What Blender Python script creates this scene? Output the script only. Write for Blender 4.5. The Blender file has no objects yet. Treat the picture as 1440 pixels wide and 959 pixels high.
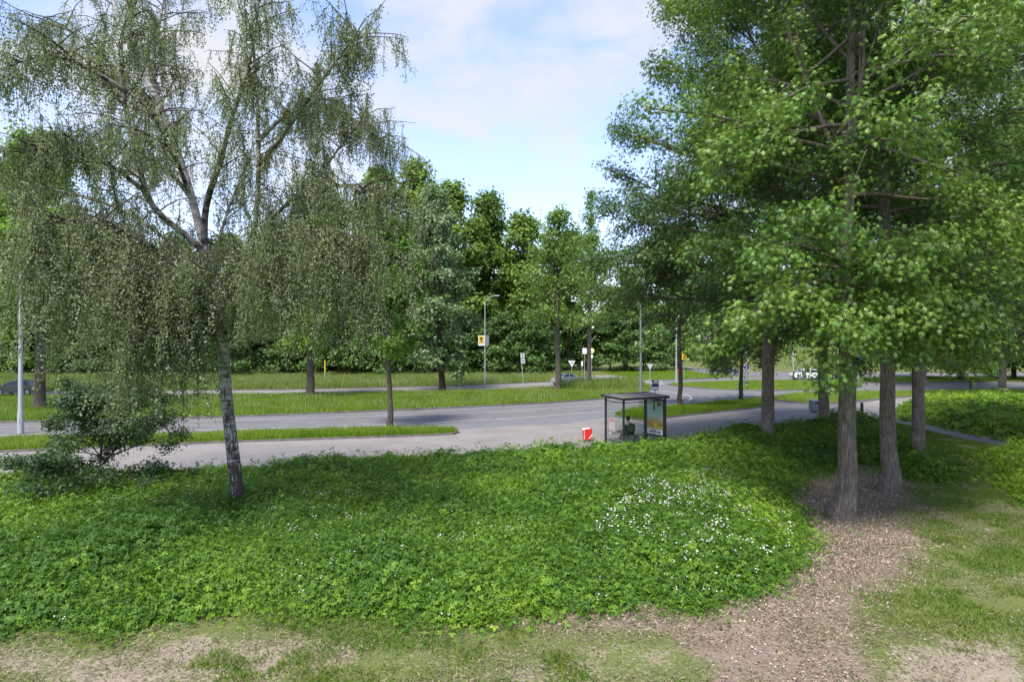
import bpy, bmesh, math, random
import numpy as np
from mathutils import Vector, Matrix
from mathutils.geometry import tessellate_polygon

# ------------------------------------------------------------------ camera, sky, sun, exposure
SC = bpy.context.scene
COL = SC.collection
CAM_H, FPX = 5.5, 900.0                      # eye height (m), focal length in 1440-wide pixels
cd = bpy.data.cameras.new('camera'); cam = bpy.data.objects.new('camera', cd); COL.objects.link(cam)
cam.location = (0, 0, CAM_H); cam.rotation_euler = (math.radians(90), 0, 0)
cd.sensor_width = 36.0; cd.lens = 36.0 * FPX / 1440.0; cd.clip_start = 0.1; cd.clip_end = 3000
SC.camera = cam
SUN_EL, SUN_AZ = 60.0, 205.0                 # azimuth from +Y clockwise: behind the camera, to the left
W = bpy.data.worlds.new('World'); SC.world = W; W.use_nodes = True
SC.view_settings.view_transform = 'Standard'; SC.view_settings.look = 'None'
SC.view_settings.exposure = 1.82; SC.view_settings.gamma = 1.0
SC.cycles.max_bounces = 7; SC.cycles.diffuse_bounces = 5; SC.cycles.glossy_bounces = 2
SC.cycles.transmission_bounces = 4; SC.cycles.transparent_max_bounces = 6
SC.cycles.caustics_reflective = False; SC.cycles.caustics_refractive = False
sd = bpy.data.lights.new('sun', 'SUN'); sun = bpy.data.objects.new('sun', sd); COL.objects.link(sun)
sd.energy = 2.1; sd.angle = math.radians(18); sd.color = (1.0, 0.95, 0.87)
_e, _a = math.radians(SUN_EL), math.radians(SUN_AZ)
sv = Vector((math.sin(_a) * math.cos(_e), math.cos(_a) * math.cos(_e), math.sin(_e)))
sun.rotation_euler = sv.to_track_quat('Z', 'Y').to_euler()
SKY_STRENGTH = 0.118

def build_world():
    nt = W.node_tree; N = nt.nodes; L = nt.links; N.clear()
    out = N.new('ShaderNodeOutputWorld'); bg = N.new('ShaderNodeBackground'); bg.inputs[1].default_value = SKY_STRENGTH
    sky = N.new('ShaderNodeTexSky'); sky.sky_type = 'NISHITA'; sky.sun_disc = False
    sky.sun_elevation = _e; sky.sun_rotation = _a; sky.air_density = 1.0; sky.dust_density = .8; sky.ozone_density = 2.2
    tc = N.new('ShaderNodeTexCoord'); d = tc.outputs['Generated']
    def math_(op, a, b=None, c=None, clamp=False):
        n = N.new('ShaderNodeMath'); n.operation = op; n.use_clamp = clamp
        for i, v in enumerate((a, b, c)):
            if v is None: continue
            if isinstance(v, (int, float)): n.inputs[i].default_value = v
            else: L.new(v, n.inputs[i])
        return n.outputs[0]
    def smooth(x, lo, hi):
        n = N.new('ShaderNodeMapRange'); n.interpolation_type = 'SMOOTHSTEP'
        L.new(x, n.inputs[0]); n.inputs[1].default_value = lo; n.inputs[2].default_value = hi
        return n.outputs[0]
    sep = N.new('ShaderNodeSeparateXYZ'); L.new(d, sep.inputs[0])
    # the cloud banks: each a direction and an angular radius, broken up by noise
    banks = [((-0.10, 1, 0.44), 15, .95), ((0.03, 1, .40), 11, .9), ((.19, 1, .52), 9, 1.0), ((.06, 1, .305), 5, .95), ((-.5, 1, .28), 24, 1.0),
             ((.6, 1, .26), 24, 1.0), ((-1.3, .6, .5), 30, .9), ((1.4, .5, .4), 30, .9), ((0, -1, .6), 40, .8), ((.4, -.3, 1), 25, .5)]
    tot = None
    for c, r, amp in banks:
        v = Vector(c).normalized()
        dp = N.new('ShaderNodeVectorMath'); dp.operation = 'DOT_PRODUCT'; L.new(d, dp.inputs[0]); dp.inputs[1].default_value = v
        m = math_('MULTIPLY', smooth(dp.outputs['Value'], math.cos(math.radians(r)), 1.0), amp)
        tot = m if tot is None else math_('MAXIMUM', tot, m)
    mp = N.new('ShaderNodeMapping'); L.new(d, mp.inputs[0]); mp.inputs['Scale'].default_value = (1, 1, 2.4)
    nz = N.new('ShaderNodeTexNoise'); L.new(mp.outputs[0], nz.inputs[0]); nz.inputs['Scale'].default_value = 5.5
    nz.inputs['Detail'].default_value = 9; nz.inputs['Roughness'].default_value = .56; nz.inputs['Distortion'].default_value = .5
    dens = math_('ADD', math_('MULTIPLY', tot, .46), math_('SUBTRACT', nz.outputs[0], .47))
    mask = smooth(dens, .16, .66)
    veil = math_('ADD', math_('MULTIPLY', smooth(nz.outputs[0], .3, .7), .22), .02)
    haze = smooth(sep.outputs['Z'], .36, .05)
    mask = math_('MAXIMUM', math_('MAXIMUM', mask, veil), math_('MULTIPLY', haze, .3))
    mix = N.new('ShaderNodeMix'); mix.data_type = 'RGBA'
    tint = N.new('ShaderNodeMix'); tint.data_type = 'RGBA'; tint.blend_type = 'MULTIPLY'; tint.inputs[0].default_value = 1.0; L.new(sky.outputs[0], tint.inputs[6]); tint.inputs[7].default_value = (.93, .86, .97, 1)
    L.new(mask, mix.inputs[0]); L.new(tint.outputs[2], mix.inputs[6]); mix.inputs[7].default_value = (2.1, 2.14, 2.24, 1)
    L.new(mix.outputs[2], bg.inputs[0]); L.new(bg.outputs[0], out.inputs[0])
build_world()

# ------------------------------------------------------------------ helpers
def gp(px, py, z=0.0):
    """surveyed ground point: the spot on the level z that the sight line through (px, py) meets"""
    D = (CAM_H - z) * FPX / (py - 479.5)
    return ((px - 720.0) * D / FPX, D)

def tag(o, label=None, cat=None, group=None, kind=None):
    if label: o['label'] = label
    if cat: o['category'] = cat
    if group: o['group'] = group
    if kind: o['kind'] = kind
    return o

def empty(name, loc, label, cat, group=None, rz=0.0):
    o = bpy.data.objects.new(name, None); COL.objects.link(o)
    o.location = loc; o.rotation_euler = (0, 0, rz); o.empty_display_size = .3
    return tag(o, label, cat, group)

def link(name, me, parent=None):
    o = bpy.data.objects.new(name, me); COL.objects.link(o)
    if parent: o.parent = parent
    return o

def npmesh(name, chunks, mats, smooth=False):
    """chunks: (V[n,3], F[m,k], material index, var[n] or None)"""
    me = bpy.data.meshes.new(name)
    Vs = np.concatenate([np.asarray(c[0], np.float32) for c in chunks])
    li, ls, mi, va, off, lo = [], [], [], [], 0, 0
    for V, F, m, var in chunks:
        F = np.asarray(F, np.int64)
        li.append((F + off).ravel()); k = F.shape[1]
        ls.append(lo + np.arange(len(F)) * k); lo += F.size
        mi.append(np.full(len(F), m, np.int32)); off += len(V)
        va.append(np.full(len(V), .5, np.float32) if var is None else np.asarray(var, np.float32))
    li = np.concatenate(li).astype(np.int32); ls = np.concatenate(ls).astype(np.int32); mi = np.concatenate(mi); va = np.concatenate(va)
    me.vertices.add(len(Vs)); me.vertices.foreach_set('co', Vs.ravel())
    me.loops.add(len(li)); me.loops.foreach_set('vertex_index', li)
    me.polygons.add(len(ls)); me.polygons.foreach_set('loop_start', ls)
    me.polygons.foreach_set('material_index', mi)
    me.polygons.foreach_set('use_smooth', np.full(len(ls), bool(smooth)))
    a = me.attributes.new('var', 'FLOAT', 'POINT'); a.data.foreach_set('value', va)
    for m in mats: me.materials.append(m)
    me.update(calc_edges=True)
    return me

def nrm(v): return v / np.maximum(np.linalg.norm(v, axis=-1, keepdims=True), 1e-9)

def lattice(x, y, seed=0):
    rs = np.random.RandomState(seed); T = rs.rand(64, 64)
    xi = np.floor(x).astype(int); yi = np.floor(y).astype(int); fx = x - xi; fy = y - yi
    fx = fx * fx * (3 - 2 * fx); fy = fy * fy * (3 - 2 * fy)
    g = lambda i, j: T[(i % 64), (j % 64)]
    return (g(xi, yi) * (1 - fx) + g(xi + 1, yi) * fx) * (1 - fy) + (g(xi, yi + 1) * (1 - fx) + g(xi + 1, yi + 1) * fx) * fy

def fbm(x, y, seed=0, oct=4):
    s, a, t = 0, 1, 0
    for k in range(oct):
        s = s + a * lattice(x * 2 ** k + 7.3 * k, y * 2 ** k + 3.1 * k, seed + k); t += a; a *= .5
    return s / t

def inside(poly, x, y):
    p = np.asarray(poly, float); r = np.zeros(np.shape(x), bool); n = len(p)
    for i in range(n):
        x0, y0 = p[i]; x1, y1 = p[(i + 1) % n]
        if y0 == y1: continue
        c = ((y0 > y) != (y1 > y)) & (x < (x1 - x0) * (y - y0) / (y1 - y0) + x0)
        r ^= c
    return r

def edge_dist(poly, x, y, closed=True):
    p = np.asarray(poly, float); d = np.full(np.shape(x), 1e9)
    n = len(p)
    for i in range(n if closed else n - 1):
        a = p[i]; b = p[(i + 1) % n]; ab = b - a; l2 = max((ab ** 2).sum(), 1e-9)
        t = np.clip(((x - a[0]) * ab[0] + (y - a[1]) * ab[1]) / l2, 0, 1)
        d = np.minimum(d, np.hypot(x - a[0] - t * ab[0], y - a[1] - t * ab[1]))
    return d

def curve(pts, n=6, closed=False):
    p = [np.array(q, float) for q in pts]; out = []; m = len(p)
    for i in range(m if closed else m - 1):
        if closed: a, b, c, d = p[(i - 1) % m], p[i], p[(i + 1) % m], p[(i + 2) % m]
        else: a, b, c, d = p[max(i - 1, 0)], p[i], p[i + 1], p[min(i + 2, m - 1)]
        for k in range(n):
            t = k / n
            out.append(.5 * ((2 * b) + (-a + c) * t + (2 * a - 5 * b + 4 * c - d) * t * t + (-a + 3 * b - 3 * c + d) * t ** 3))
    if not closed: out.append(p[-1])
    return [tuple(q) for q in out]

def scatter(poly, dens, rng):
    p = np.asarray(poly); lo = p.min(0); hi = p.max(0)
    n = int((hi[0] - lo[0]) * (hi[1] - lo[1]) * dens)
    q = lo + rng.rand(n, 2) * (hi - lo)
    return q[inside(poly, q[:, 0], q[:, 1])]

class MB:
    """collects shapes into ONE mesh"""
    def __init__(s): s.bm = bmesh.new()
    def box(s, c, d, rz=0.0, M=None, bev=0.0):
        g = bmesh.ops.create_cube(s.bm, size=1.0); v = g['verts']
        bmesh.ops.scale(s.bm, vec=d, verts=v)
        if bev:
            e = list({e for q in v for e in q.link_edges})
            r = bmesh.ops.bevel(s.bm, geom=e, offset=bev, segments=2, affect='EDGES', profile=.6)
            v = list({q for f in r['faces'] for q in f.verts} | {q for q in v if q.is_valid})
        bmesh.ops.transform(s.bm, matrix=Matrix.Translation(c) @ Matrix.Rotation(rz, 4, 'Z') @ (M or Matrix()), verts=v)
        return s
    def cyl(s, a, b, r, r2=None, k=12):
        a = Vector(a); b = Vector(b); d = b - a
        g = bmesh.ops.create_cone(s.bm, cap_ends=True, segments=k, radius1=r, radius2=r if r2 is None else r2, depth=d.length)
        bmesh.ops.transform(s.bm, matrix=Matrix.Translation((a + b) / 2) @ d.to_track_quat('Z', 'Y').to_matrix().to_4x4(), verts=g['verts'])
        return s
    def sphere(s, c, r, sc=(1, 1, 1)):
        g = bmesh.ops.create_uvsphere(s.bm, u_segments=12, v_segments=8, radius=r)
        bmesh.ops.transform(s.bm, matrix=Matrix.Translation(c) @ Matrix.Diagonal((*sc, 1)), verts=g['verts']); return s
    def prism(s, pts, h, axis=None):
        """pts: 3D outline; h: extrusion vector"""
        h = Vector(h); n = len(pts)
        a = [s.bm.verts.new(p) for p in pts]; b = [s.bm.verts.new(Vector(p) + h) for p in pts]
        s.bm.faces.new(a[::-1]); s.bm.faces.new(b)
        for i in range(n): s.bm.faces.new((a[i], a[(i + 1) % n], b[(i + 1) % n], b[i]))
        return s
    def tube(s, pts, r, k=8):
        pts = [Vector(p) for p in pts]
        for a, b in zip(pts, pts[1:]): s.cyl(a, b, r, k=k)
        for p in pts[1:-1]: s.sphere(p, r * 1.01)
        return s
    def build(s, name, mat, parent=None, smooth=False):
        bmesh.ops.recalc_face_normals(s.bm, faces=s.bm.faces)
        me = bpy.data.meshes.new(name); s.bm.to_mesh(me); s.bm.free()
        me.materials.append(mat)
        if smooth:
            me.polygons.foreach_set('use_smooth', np.ones(len(me.polygons), bool)); me.update()
            try: me.set_sharp_from_angle(angle=math.radians(40))
            except Exception: pass
        return link(name, me, parent)

def copy_tree(o, parent=None):
    c = o.copy(); COL.objects.link(c)
    if parent: c.parent = parent
    for ch in list(o.children): copy_tree(ch, c)
    return c

# ------------------------------------------------------------------ materials
class NT:
    def __init__(s, name):
        s.m = bpy.data.materials.new(name); s.m.use_nodes = True; s.t = s.m.node_tree; s.t.nodes.clear()
        s.out = s.n('ShaderNodeOutputMaterial')
    def n(s, t, **k):
        x = s.t.nodes.new(t)
        for a, b in k.items(): setattr(x, a, b)
        return x
    def l(s, a, b): s.t.links.new(a, b)
    def coord(s, scale=(1, 1, 1), kind='Object'):
        tc = s.n('ShaderNodeTexCoord'); mp = s.n('ShaderNodeMapping'); mp.inputs['Scale'].default_value = scale
        s.l(tc.outputs[kind], mp.inputs[0]); return mp.outputs[0]
    def noise(s, co, scale, detail=4, rough=.55, dist=0.0):
        x = s.n('ShaderNodeTexNoise'); s.l(co, x.inputs[0]); x.inputs['Scale'].default_value = scale
        x.inputs['Detail'].default_value = detail; x.inputs['Roughness'].default_value = rough; x.inputs['Distortion'].default_value = dist
        return x.outputs[0]
    def ramp(s, f, stops):
        r = s.n('ShaderNodeValToRGB'); s.l(f, r.inputs[0]); e = r.color_ramp.elements
        while len(e) < len(stops): e.new(.5)
        for i, (p, c) in enumerate(stops):
            e[i].position = p; e[i].color = (*c, 1) if len(c) == 3 else c
        return r.outputs[0]
    def mix(s, f, a, b, mode='MIX'):
        x = s.n('ShaderNodeMix', data_type='RGBA', blend_type=mode)
        for i, v in ((0, f), (6, a), (7, b)):
            if isinstance(v, (int, float)): x.inputs[i].default_value = v
            elif isinstance(v, tuple): x.inputs[i].default_value = (*v, 1) if len(v) == 3 else v
            else: s.l(v, x.inputs[i])
        return x.outputs[2]
    def math(s, op, a, b, clamp=False):
        x = s.n('ShaderNodeMath', operation=op, use_clamp=clamp)
        for i, v in enumerate((a, b)):
            if isinstance(v, (int, float)): x.inputs[i].default_value = v
            else: s.l(v, x.inputs[i])
        return x.outputs[0]
    def attr(s, name):
        a = s.n('ShaderNodeAttribute', attribute_name=name); return a.outputs['Fac']
    def bsdf(s, col, rough=.7, metal=0.0, spec=.5, bump=None, bs=.3, bd=.02, **kw):
        p = s.n('ShaderNodeBsdfPrincipled')
        if isinstance(col, tuple): p.inputs['Base Color'].default_value = (*col, 1)
        else: s.l(col, p.inputs['Base Color'])
        if isinstance(rough, (int, float)): p.inputs['Roughness'].default_value = rough
        else: s.l(rough, p.inputs['Roughness'])
        p.inputs['Metallic'].default_value = metal; p.inputs['Specular IOR Level'].default_value = spec
        for k, v in kw.items(): p.inputs[k].default_value = v
        if bump is not None:
            b = s.n('ShaderNodeBump'); b.inputs['Strength'].default_value = bs; b.inputs['Distance'].default_value = bd
            s.l(bump, b.inputs['Height']); s.l(b.outputs[0], p.inputs['Normal'])
        s.l(p.outputs[0], s.out.inputs[0]); s.p = p
        return s.m

def leaf_mat(name, dark, mid, light, trans=.34, spec=.35, rough=.5, patch=.5, scale=.55):
    n = NT(name)
    v = n.attr('var'); co = n.coord()
    nz = n.noise(co, scale, 3)
    f = n.math('ADD', n.math('MULTIPLY', v, 1 - patch), n.math('MULTIPLY', nz, patch))
    oi = n.n('ShaderNodeObjectInfo')
    f = n.math('ADD', f, n.math('MULTIPLY', n.math('SUBTRACT', oi.outputs['Random'], .5), .16), True)
    c = n.ramp(f, [(.30, dark), (.5, mid), (.70, light)])
    p = n.n('ShaderNodeBsdfPrincipled'); n.l(c, p.inputs['Base Color']); p.inputs['Roughness'].default_value = rough
    p.inputs['Specular IOR Level'].default_value = spec
    t = n.n('ShaderNodeBsdfTranslucent'); n.l(n.mix(.5, c, (.16, .22, .02), 'ADD'), t.inputs[0])
    m = n.n('ShaderNodeMixShader'); m.inputs[0].default_value = trans
    n.l(p.outputs[0], m.inputs[1]); n.l(t.outputs[0], m.inputs[2]); n.l(m.outputs[0], n.out.inputs[0])
    return n.m

def bark_mat(name, a, b, sc=(6, 6, 1.2), moss=None):
    n = NT(name); co = n.coord(sc); nz = n.noise(co, 3.0, 8, .65, .6)
    c = n.ramp(nz, [(.36, a), (.60, b)])
    big = n.noise(n.coord(), 1.3, 3)
    c = n.mix(n.math('MULTIPLY', big, .32), c, a)
    if moss: c = n.mix(n.ramp(n.noise(n.coord(), 2.2, 5), [(.48, (0, 0, 0)), (.68, (.7, .7, .7))]), c, moss)
    return n.bsdf(c, .9, spec=.2, bump=nz, bs=1.0, bd=.09)

def paint(name, col, rough=.45, metal=0.0, dirt=.25, coat=0.0):
    n = NT(name); nz = n.noise(n.coord(), 7, 5)
    c = n.mix(n.math('MULTIPLY', nz, dirt), tuple(col), tuple(x * .55 + .02 for x in col))
    m = n.bsdf(c, rough, metal); n.p.inputs['Coat Weight'].default_value = coat
    return m

MAT = {}
def mats():
    M = MAT
    M['oak_leaf'] = leaf_mat('oak_leaf', (.022, .065, .010), (.068, .155, .020), (.19, .285, .04), trans=.3, spec=.5, rough=.42)
    M['oak_fresh'] = leaf_mat('oak_fresh', (.03, .085, .010), (.085, .19, .020), (.22, .335, .045), trans=.3, spec=.5, rough=.42)
    M['oak_dark'] = leaf_mat('oak_dark', (.022, .06, .016), (.04, .105, .022), (.10, .19, .035), trans=.33)
    M['birch_leaf'] = leaf_mat('birch_leaf', (.10, .145, .05), (.175, .225, .10), (.28, .32, .18), trans=.42, patch=.35, spec=.4)
    M['lime_leaf'] = leaf_mat('lime_leaf', (.05, .13, .008), (.10, .215, .014), (.20, .33, .03), trans=.42)
    M['pale_leaf'] = leaf_mat('pale_leaf', (.06, .13, .02), (.12, .22, .035), (.21, .31, .06), trans=.4)
    M['silver_leaf'] = leaf_mat('silver_leaf', (.035, .085, .02), (.075, .14, .04), (.20, .27, .13), trans=.25)
    M['wood_leaf'] = leaf_mat('wood_leaf', (.045, .095, .012), (.105, .19, .022), (.185, .275, .045), trans=.36, scale=.25)
    M['shrub_leaf'] = leaf_mat('shrub_leaf', (.022, .06, .012), (.058, .125, .022), (.12, .20, .04), trans=.28, spec=.35, rough=.5)
    M['thorn_leaf'] = leaf_mat('thorn_leaf', (.010, .034, .009), (.024, .065, .016), (.06, .115, .028), trans=.25)
    M['bramble_leaf'] = leaf_mat('bramble_leaf', (.045, .12, .010), (.14, .265, .016), (.29, .39, .03), trans=.36, patch=.4, scale=.3)
    M['grass'] = leaf_mat('grass', (.09, .17, .012), (.17, .28, .02), (.29, .36, .07), trans=.4, patch=.5, scale=.4, spec=.2)
    M['meadow'] = leaf_mat('meadow', (.11, .17, .03), (.20, .27, .06), (.36, .37, .19), trans=.35, patch=.5, scale=.25, spec=.2)
    M['lawn'] = leaf_mat('lawn', (.05, .115, .010), (.10, .18, .018), (.19, .225, .05), trans=.3, patch=.3, scale=.8, spec=.2)
    M['straw'] = leaf_mat('straw', (.10, .08, .045), (.21, .175, .105), (.32, .28, .18), trans=.15, patch=.2, spec=.2)
    M['litter'] = leaf_mat('litter', (.10, .07, .046), (.24, .18, .125), (.42, .345, .26), trans=.1, patch=.15, spec=.25)
    M['petal'] = paint('petal', (.82, .80, .80), .6, dirt=.1)
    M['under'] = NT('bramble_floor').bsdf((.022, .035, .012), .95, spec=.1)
    M['oak_bark'] = bark_mat('oak_bark', (.07, .057, .044), (.28, .232, .18), (9, 9, .8), moss=(.075, .08, .04))
    M['dark_bark'] = bark_mat('dark_bark', (.03, .024, .018), (.10, .08, .06), (7, 7, 1.2), moss=(.06, .065, .03))
    M['grey_bark'] = bark_mat('grey_bark', (.045, .038, .03), (.14, .12, .098), (7, 7, 1.4), moss=(.12, .12, .05))
    n = NT('birch_bark'); co = n.coord((1.2, 1.2, 7)); nz = n.noise(co, 2.4, 7, .6, .4)
    c = n.ramp(nz, [(.36, (.05, .045, .04)), (.47, (.27, .26, .235)), (.66, (.52, .505, .47))])
    co2 = n.coord((9, 9, 2.2)); n2 = n.noise(co2, 1.3, 6, .62, 1.0)
    low = n.n('ShaderNodeSeparateXYZ'); tc = n.n('ShaderNodeTexCoord'); n.l(tc.outputs['Object'], low.inputs[0])
    mr = n.n('ShaderNodeMapRange'); n.l(low.outputs['Z'], mr.inputs[0]); mr.inputs[1].default_value = 6.0; mr.inputs[2].default_value = .6
    mr.inputs[3].default_value = .27; mr.inputs[4].default_value = .63
    fis = n.math('LESS_THAN', n2, mr.outputs[0]); 
    c = n.mix(n.math('MULTIPLY', fis, .95), c, (.055, .038, .03))
    M['birch_bark'] = n.bsdf(c, .8, spec=.25, bump=n2, bs=.7, bd=.05)
    n = NT('birch_limb'); nz = n.noise(n.coord((2, 2, 2)), 2.5, 6); M['birch_limb'] = n.bsdf(n.ramp(nz, [(.42, (.05, .042, .035)), (.6, (.26, .245, .22))]), .85, spec=.2)
    n = NT('twig'); M['twig'] = n.bsdf((.055, .04, .03), .85, spec=.2)
    M['pale_twig'] = NT('pale_twig').bsdf((.30, .26, .20), .85, spec=.2)

    n = NT('asphalt'); co = n.coord(); a = n.noise(co, .35, 5, .6); b = n.noise(co, 60, 2)
    c = n.mix(.5, n.ramp(a, [(.35, (.105, .102, .10)), (.65, (.155, .15, .146))]), n.ramp(b, [(.3, (.08, .08, .08)), (.7, (.19, .185, .18))]))
    vo = n.n('ShaderNodeTexVoronoi', feature='DISTANCE_TO_EDGE'); n.l(n.mix(.25, co, n.n('ShaderNodeTexNoise').outputs[1]), vo.inputs[0]); vo.inputs['Scale'].default_value = .45
    c = n.mix(n.math('MULTIPLY', n.math('LESS_THAN', vo.outputs[0], .012), n.ramp(a, [(.45, (0, 0, 0)), (.6, (.75, .75, .75))])), c, (.045, .045, .045))
    c = n.mix(n.ramp(n.noise(n.coord((.25, 1, 1)), .8, 4, .6), [(.5, (0, 0, 0)), (.62, (.4, .4, .4))]), c, (.085, .083, .08))
    M['asphalt'] = n.bsdf(c, .85, spec=.3, bump=b, bs=.2, bd=.01)
    n = NT('footpath'); co = n.coord(); a = n.noise(co, .5, 6, .65); b = n.noise(co, 40, 3)
    c = n.mix(.35, n.ramp(a, [(.3, (.148, .138, .126)), (.7, (.232, .22, .203))]), n.ramp(b, [(.3, (.12, .105, .095)), (.7, (.26, .24, .22))]))
    M['footpath'] = n.bsdf(c, .9, spec=.2, bump=b, bs=.2, bd=.01)
    n = NT('block_paving'); br = n.n('ShaderNodeTexBrick'); n.l(n.coord(), br.inputs[0])
    br.inputs['Scale'].default_value = 2.4; br.inputs['Mortar Size'].default_value = .015
    br.inputs['Color1'].default_value = (.105, .108, .12, 1); br.inputs['Color2'].default_value = (.145, .146, .16, 1); br.inputs['Mortar'].default_value = (.07, .07, .07, 1)
    nz = n.noise(n.coord(), .6, 5); M['block'] = n.bsdf(n.mix(n.math('MULTIPLY', nz, .5), br.outputs[0], (.18, .175, .17)), .85, spec=.3)
    n = NT('road_paint'); nz = n.noise(n.coord(), 9, 6, .7)
    M['road_paint'] = n.bsdf(n.ramp(nz, [(.3, (.22, .215, .21)), (.55, (.48, .475, .46))]), .7, spec=.3)
    n = NT('kerb'); nz = n.noise(n.coord(), 3, 6); M['kerb'] = n.bsdf(n.ramp(nz, [(.3, (.09, .08, .07)), (.7, (.18, .165, .15))]), .9, spec=.2)
    n = NT('verge_soil'); nz = n.noise(n.coord(), 1.2, 6); M['soil'] = n.bsdf(n.ramp(nz, [(.3, (.04, .075, .014)), (.7, (.09, .13, .025))]), .95, spec=.1)
    # ground: grass, bare sand, leaf litter, mixed by surveyed masks and noise
    n = NT('park_ground'); co = n.coord()
    f1 = n.noise(co, .9, 7, .62); f2 = n.noise(co, 14, 5, .65); f3 = n.noise(co, 45, 3)
    grass = n.mix(.5, n.ramp(f1, [(.3, (.045, .085, .012)), (.7, (.11, .14, .03))]), n.ramp(f2, [(.3, (.04, .06, .015)), (.7, (.17, .16, .07))]))
    sand = n.mix(.5, n.ramp(f2, [(.3, (.14, .105, .07)), (.7, (.32, .27, .20))]), n.ramp(f3, [(.3, (.11, .085, .06)), (.7, (.34, .29, .22))]))
    lit = n.mix(.5, n.ramp(f2, [(.3, (.12, .09, .064)), (.7, (.29, .225, .165))]), n.ramp(f3, [(.35, (.06, .042, .03)), (.65, (.25, .195, .15))]))
    def masked(a, amt=.9):
        return n.ramp(n.math('ADD', n.attr(a), n.math('MULTIPLY', n.math('SUBTRACT', n.mix(.5, f1, f2), .5), amt)), [(.42, (0, 0, 0)), (.58, (1, 1, 1))])
    grass = n.mix(.45, grass, n.ramp(f3, [(.32, (.02, .035, .008)), (.66, (.20, .22, .07))])); c = n.mix(masked('sand', 1.5), grass, sand); c = n.mix(masked('litter', .8), c, lit)
    M['ground'] = n.bsdf(c, .95, spec=.15, bump=f2, bs=.5, bd=.05)

    M['black_steel'] = paint('black_steel', (.022, .022, .025), .4, .2, .2)
    M['galv'] = paint('galvanised_steel', (.42, .44, .45), .5, .35, .25)
    M['grey_steel'] = paint('grey_steel', (.20, .22, .22), .5, .3, .3)
    M['white_panel'] = paint('white_panel', (.80, .80, .78), .5, 0, .12)
    M['notice_paper'] = paint('notice_paper', (.36, .30, .28), .5, 0, .2); M['notice_red'] = paint('notice_red', (.36, .16, .14), .5, 0, .2)
    M['sign_back'] = paint('sign_back', (.46, .48, .49), .5, .3, .15)
    M['yellow_panel'] = paint('yellow_panel', (.85, .58, .03), .5, 0, .1)
    M['red_paint'] = paint('red_paint', (.62, .025, .02), .38, 0, .3)
    M['sign_red'] = paint('sign_red', (.62, .03, .03), .45, 0, .1)
    M['sign_blue'] = paint('sign_blue', (.02, .045, .30), .45, 0, .1)
    M['navy'] = paint('navy_panel', (.018, .022, .10), .4, 0, .1)
    M['rubber'] = paint('rubber', (.02, .02, .02), .8, 0, .1)
    M['roof'] = paint('shelter_roof', (.15, .14, .12), .8, 0, .7)
    M['wood_seat'] = paint('bench_seat', (.06, .06, .055), .6, 0, .3)
    M['car_black'] = paint('car_paint_dark', (.035, .04, .045), .25, .3, .1, coat=.6)
    M['car_white'] = paint('car_paint_white', (.68, .69, .70), .3, .1, .1, coat=.5)
    M['car_silver'] = paint('car_paint_silver', (.36, .40, .38), .3, .5, .1, coat=.5)
    M['car_olive'] = paint('car_paint_olive', (.12, .13, .09), .3, .3, .2, coat=.5)
    M['car_glass'] = paint('car_glass', (.02, .025, .028), .08, 0, 0)
    M['lamp_white'] = paint('headlight_lens', (.8, .8, .78), .15, 0, 0)
    M['lamp_red'] = paint('tail_light_lens', (.5, .02, .02), .2, 0, 0)
    M['alloy'] = paint('alloy_rim', (.45, .46, .47), .35, .7, .2)
    M['skin'] = NT('skin').bsdf((.50, .31, .22), .55, spec=.35)
    M['jacket'] = paint('jacket_cloth', (.012, .021, .014), .85, 0, .3)
    M['trousers'] = paint('trouser_cloth', (.02, .024, .035), .85, 0, .3)
    M['shoe'] = paint('white_shoe', (.75, .74, .70), .6, 0, .2)
    M['hair'] = paint('dark_hair', (.025, .018, .014), .6, 0, .2)
    n = NT('pane_glass'); g = n.n('ShaderNodeBsdfGlossy'); g.inputs['Roughness'].default_value = .03
    t = n.n('ShaderNodeBsdfTransparent'); t.inputs[0].default_value = (.93, .96, .94, 1)
    m = n.n('ShaderNodeMixShader'); m.inputs[0].default_value = .07; n.l(t.outputs[0], m.inputs[1]); n.l(g.outputs[0], m.inputs[2]); n.l(m.outputs[0], n.out.inputs[0])
    M['glass'] = n.m
mats()

# ------------------------------------------------------------------ ground and roads
STRIP1 = [(-70, 20), (-25.1, 31.4), (-16, 34.3), (-4.6, 37.0), (-3.5, 37.5), (-3.2, 38.1), (-3.6, 38.7), (-5, 38.9), (-17, 36.8), (-30, 34.0), (-70, 24)]
ROAD = [(-75, 23.2), (-30, 34.2), (-17, 37), (-5, 39.1), (-2, 39.6), (7.4, 45.6), (14.7, 55.3), (24, 60), (24, 66), (12.6, 63.1), (8, 60), (0, 54.7), (-18.7, 46.7), (-34.3, 42.9), (-75, 33)]
BAY = [(-3.3, 39.35), (0, 41.1), (3.3, 42.1), (7.6, 45.6), (9.4, 50.2), (6, 47.9), (1.6, 45.0), (-2, 43.0), (-5.5, 40.6)]
STRIP2 = [gp(865, 586), gp(885, 590.5), gp(905, 592.3), gp(940, 588), gp(1000, 581.5), gp(1060, 575), gp(1084, 571.5), gp(1088, 570), gp(1082, 567), gp(1060, 565.5), gp(1000, 570), gp(960, 574), gp(905, 579), gp(875, 583)]
WALK = [(-75, 17.5), (-25.1, 31.5), (-16, 34.4), (-3.3, 37.5), (-3.3, 39.5), (0, 41.2), (3.3, 42.2), (7.4, 46.1), gp(960, 574), gp(1088, 571), gp(1200, 571), gp(1240, 562), gp(1330, 556), (62, 74), (62, 66),
        gp(1330, 562), (31.5, 52.5), (26, 45.0), (22.5, 44.5), (17, 40), (12.4, 37), (9.6, 34.6), (8.9, 33.9), (5.7, 31.9), (1, 30.4), (-4, 28.9), (-12, 26.6), (-25, 22.6), (-75, 8.5)]
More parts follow.
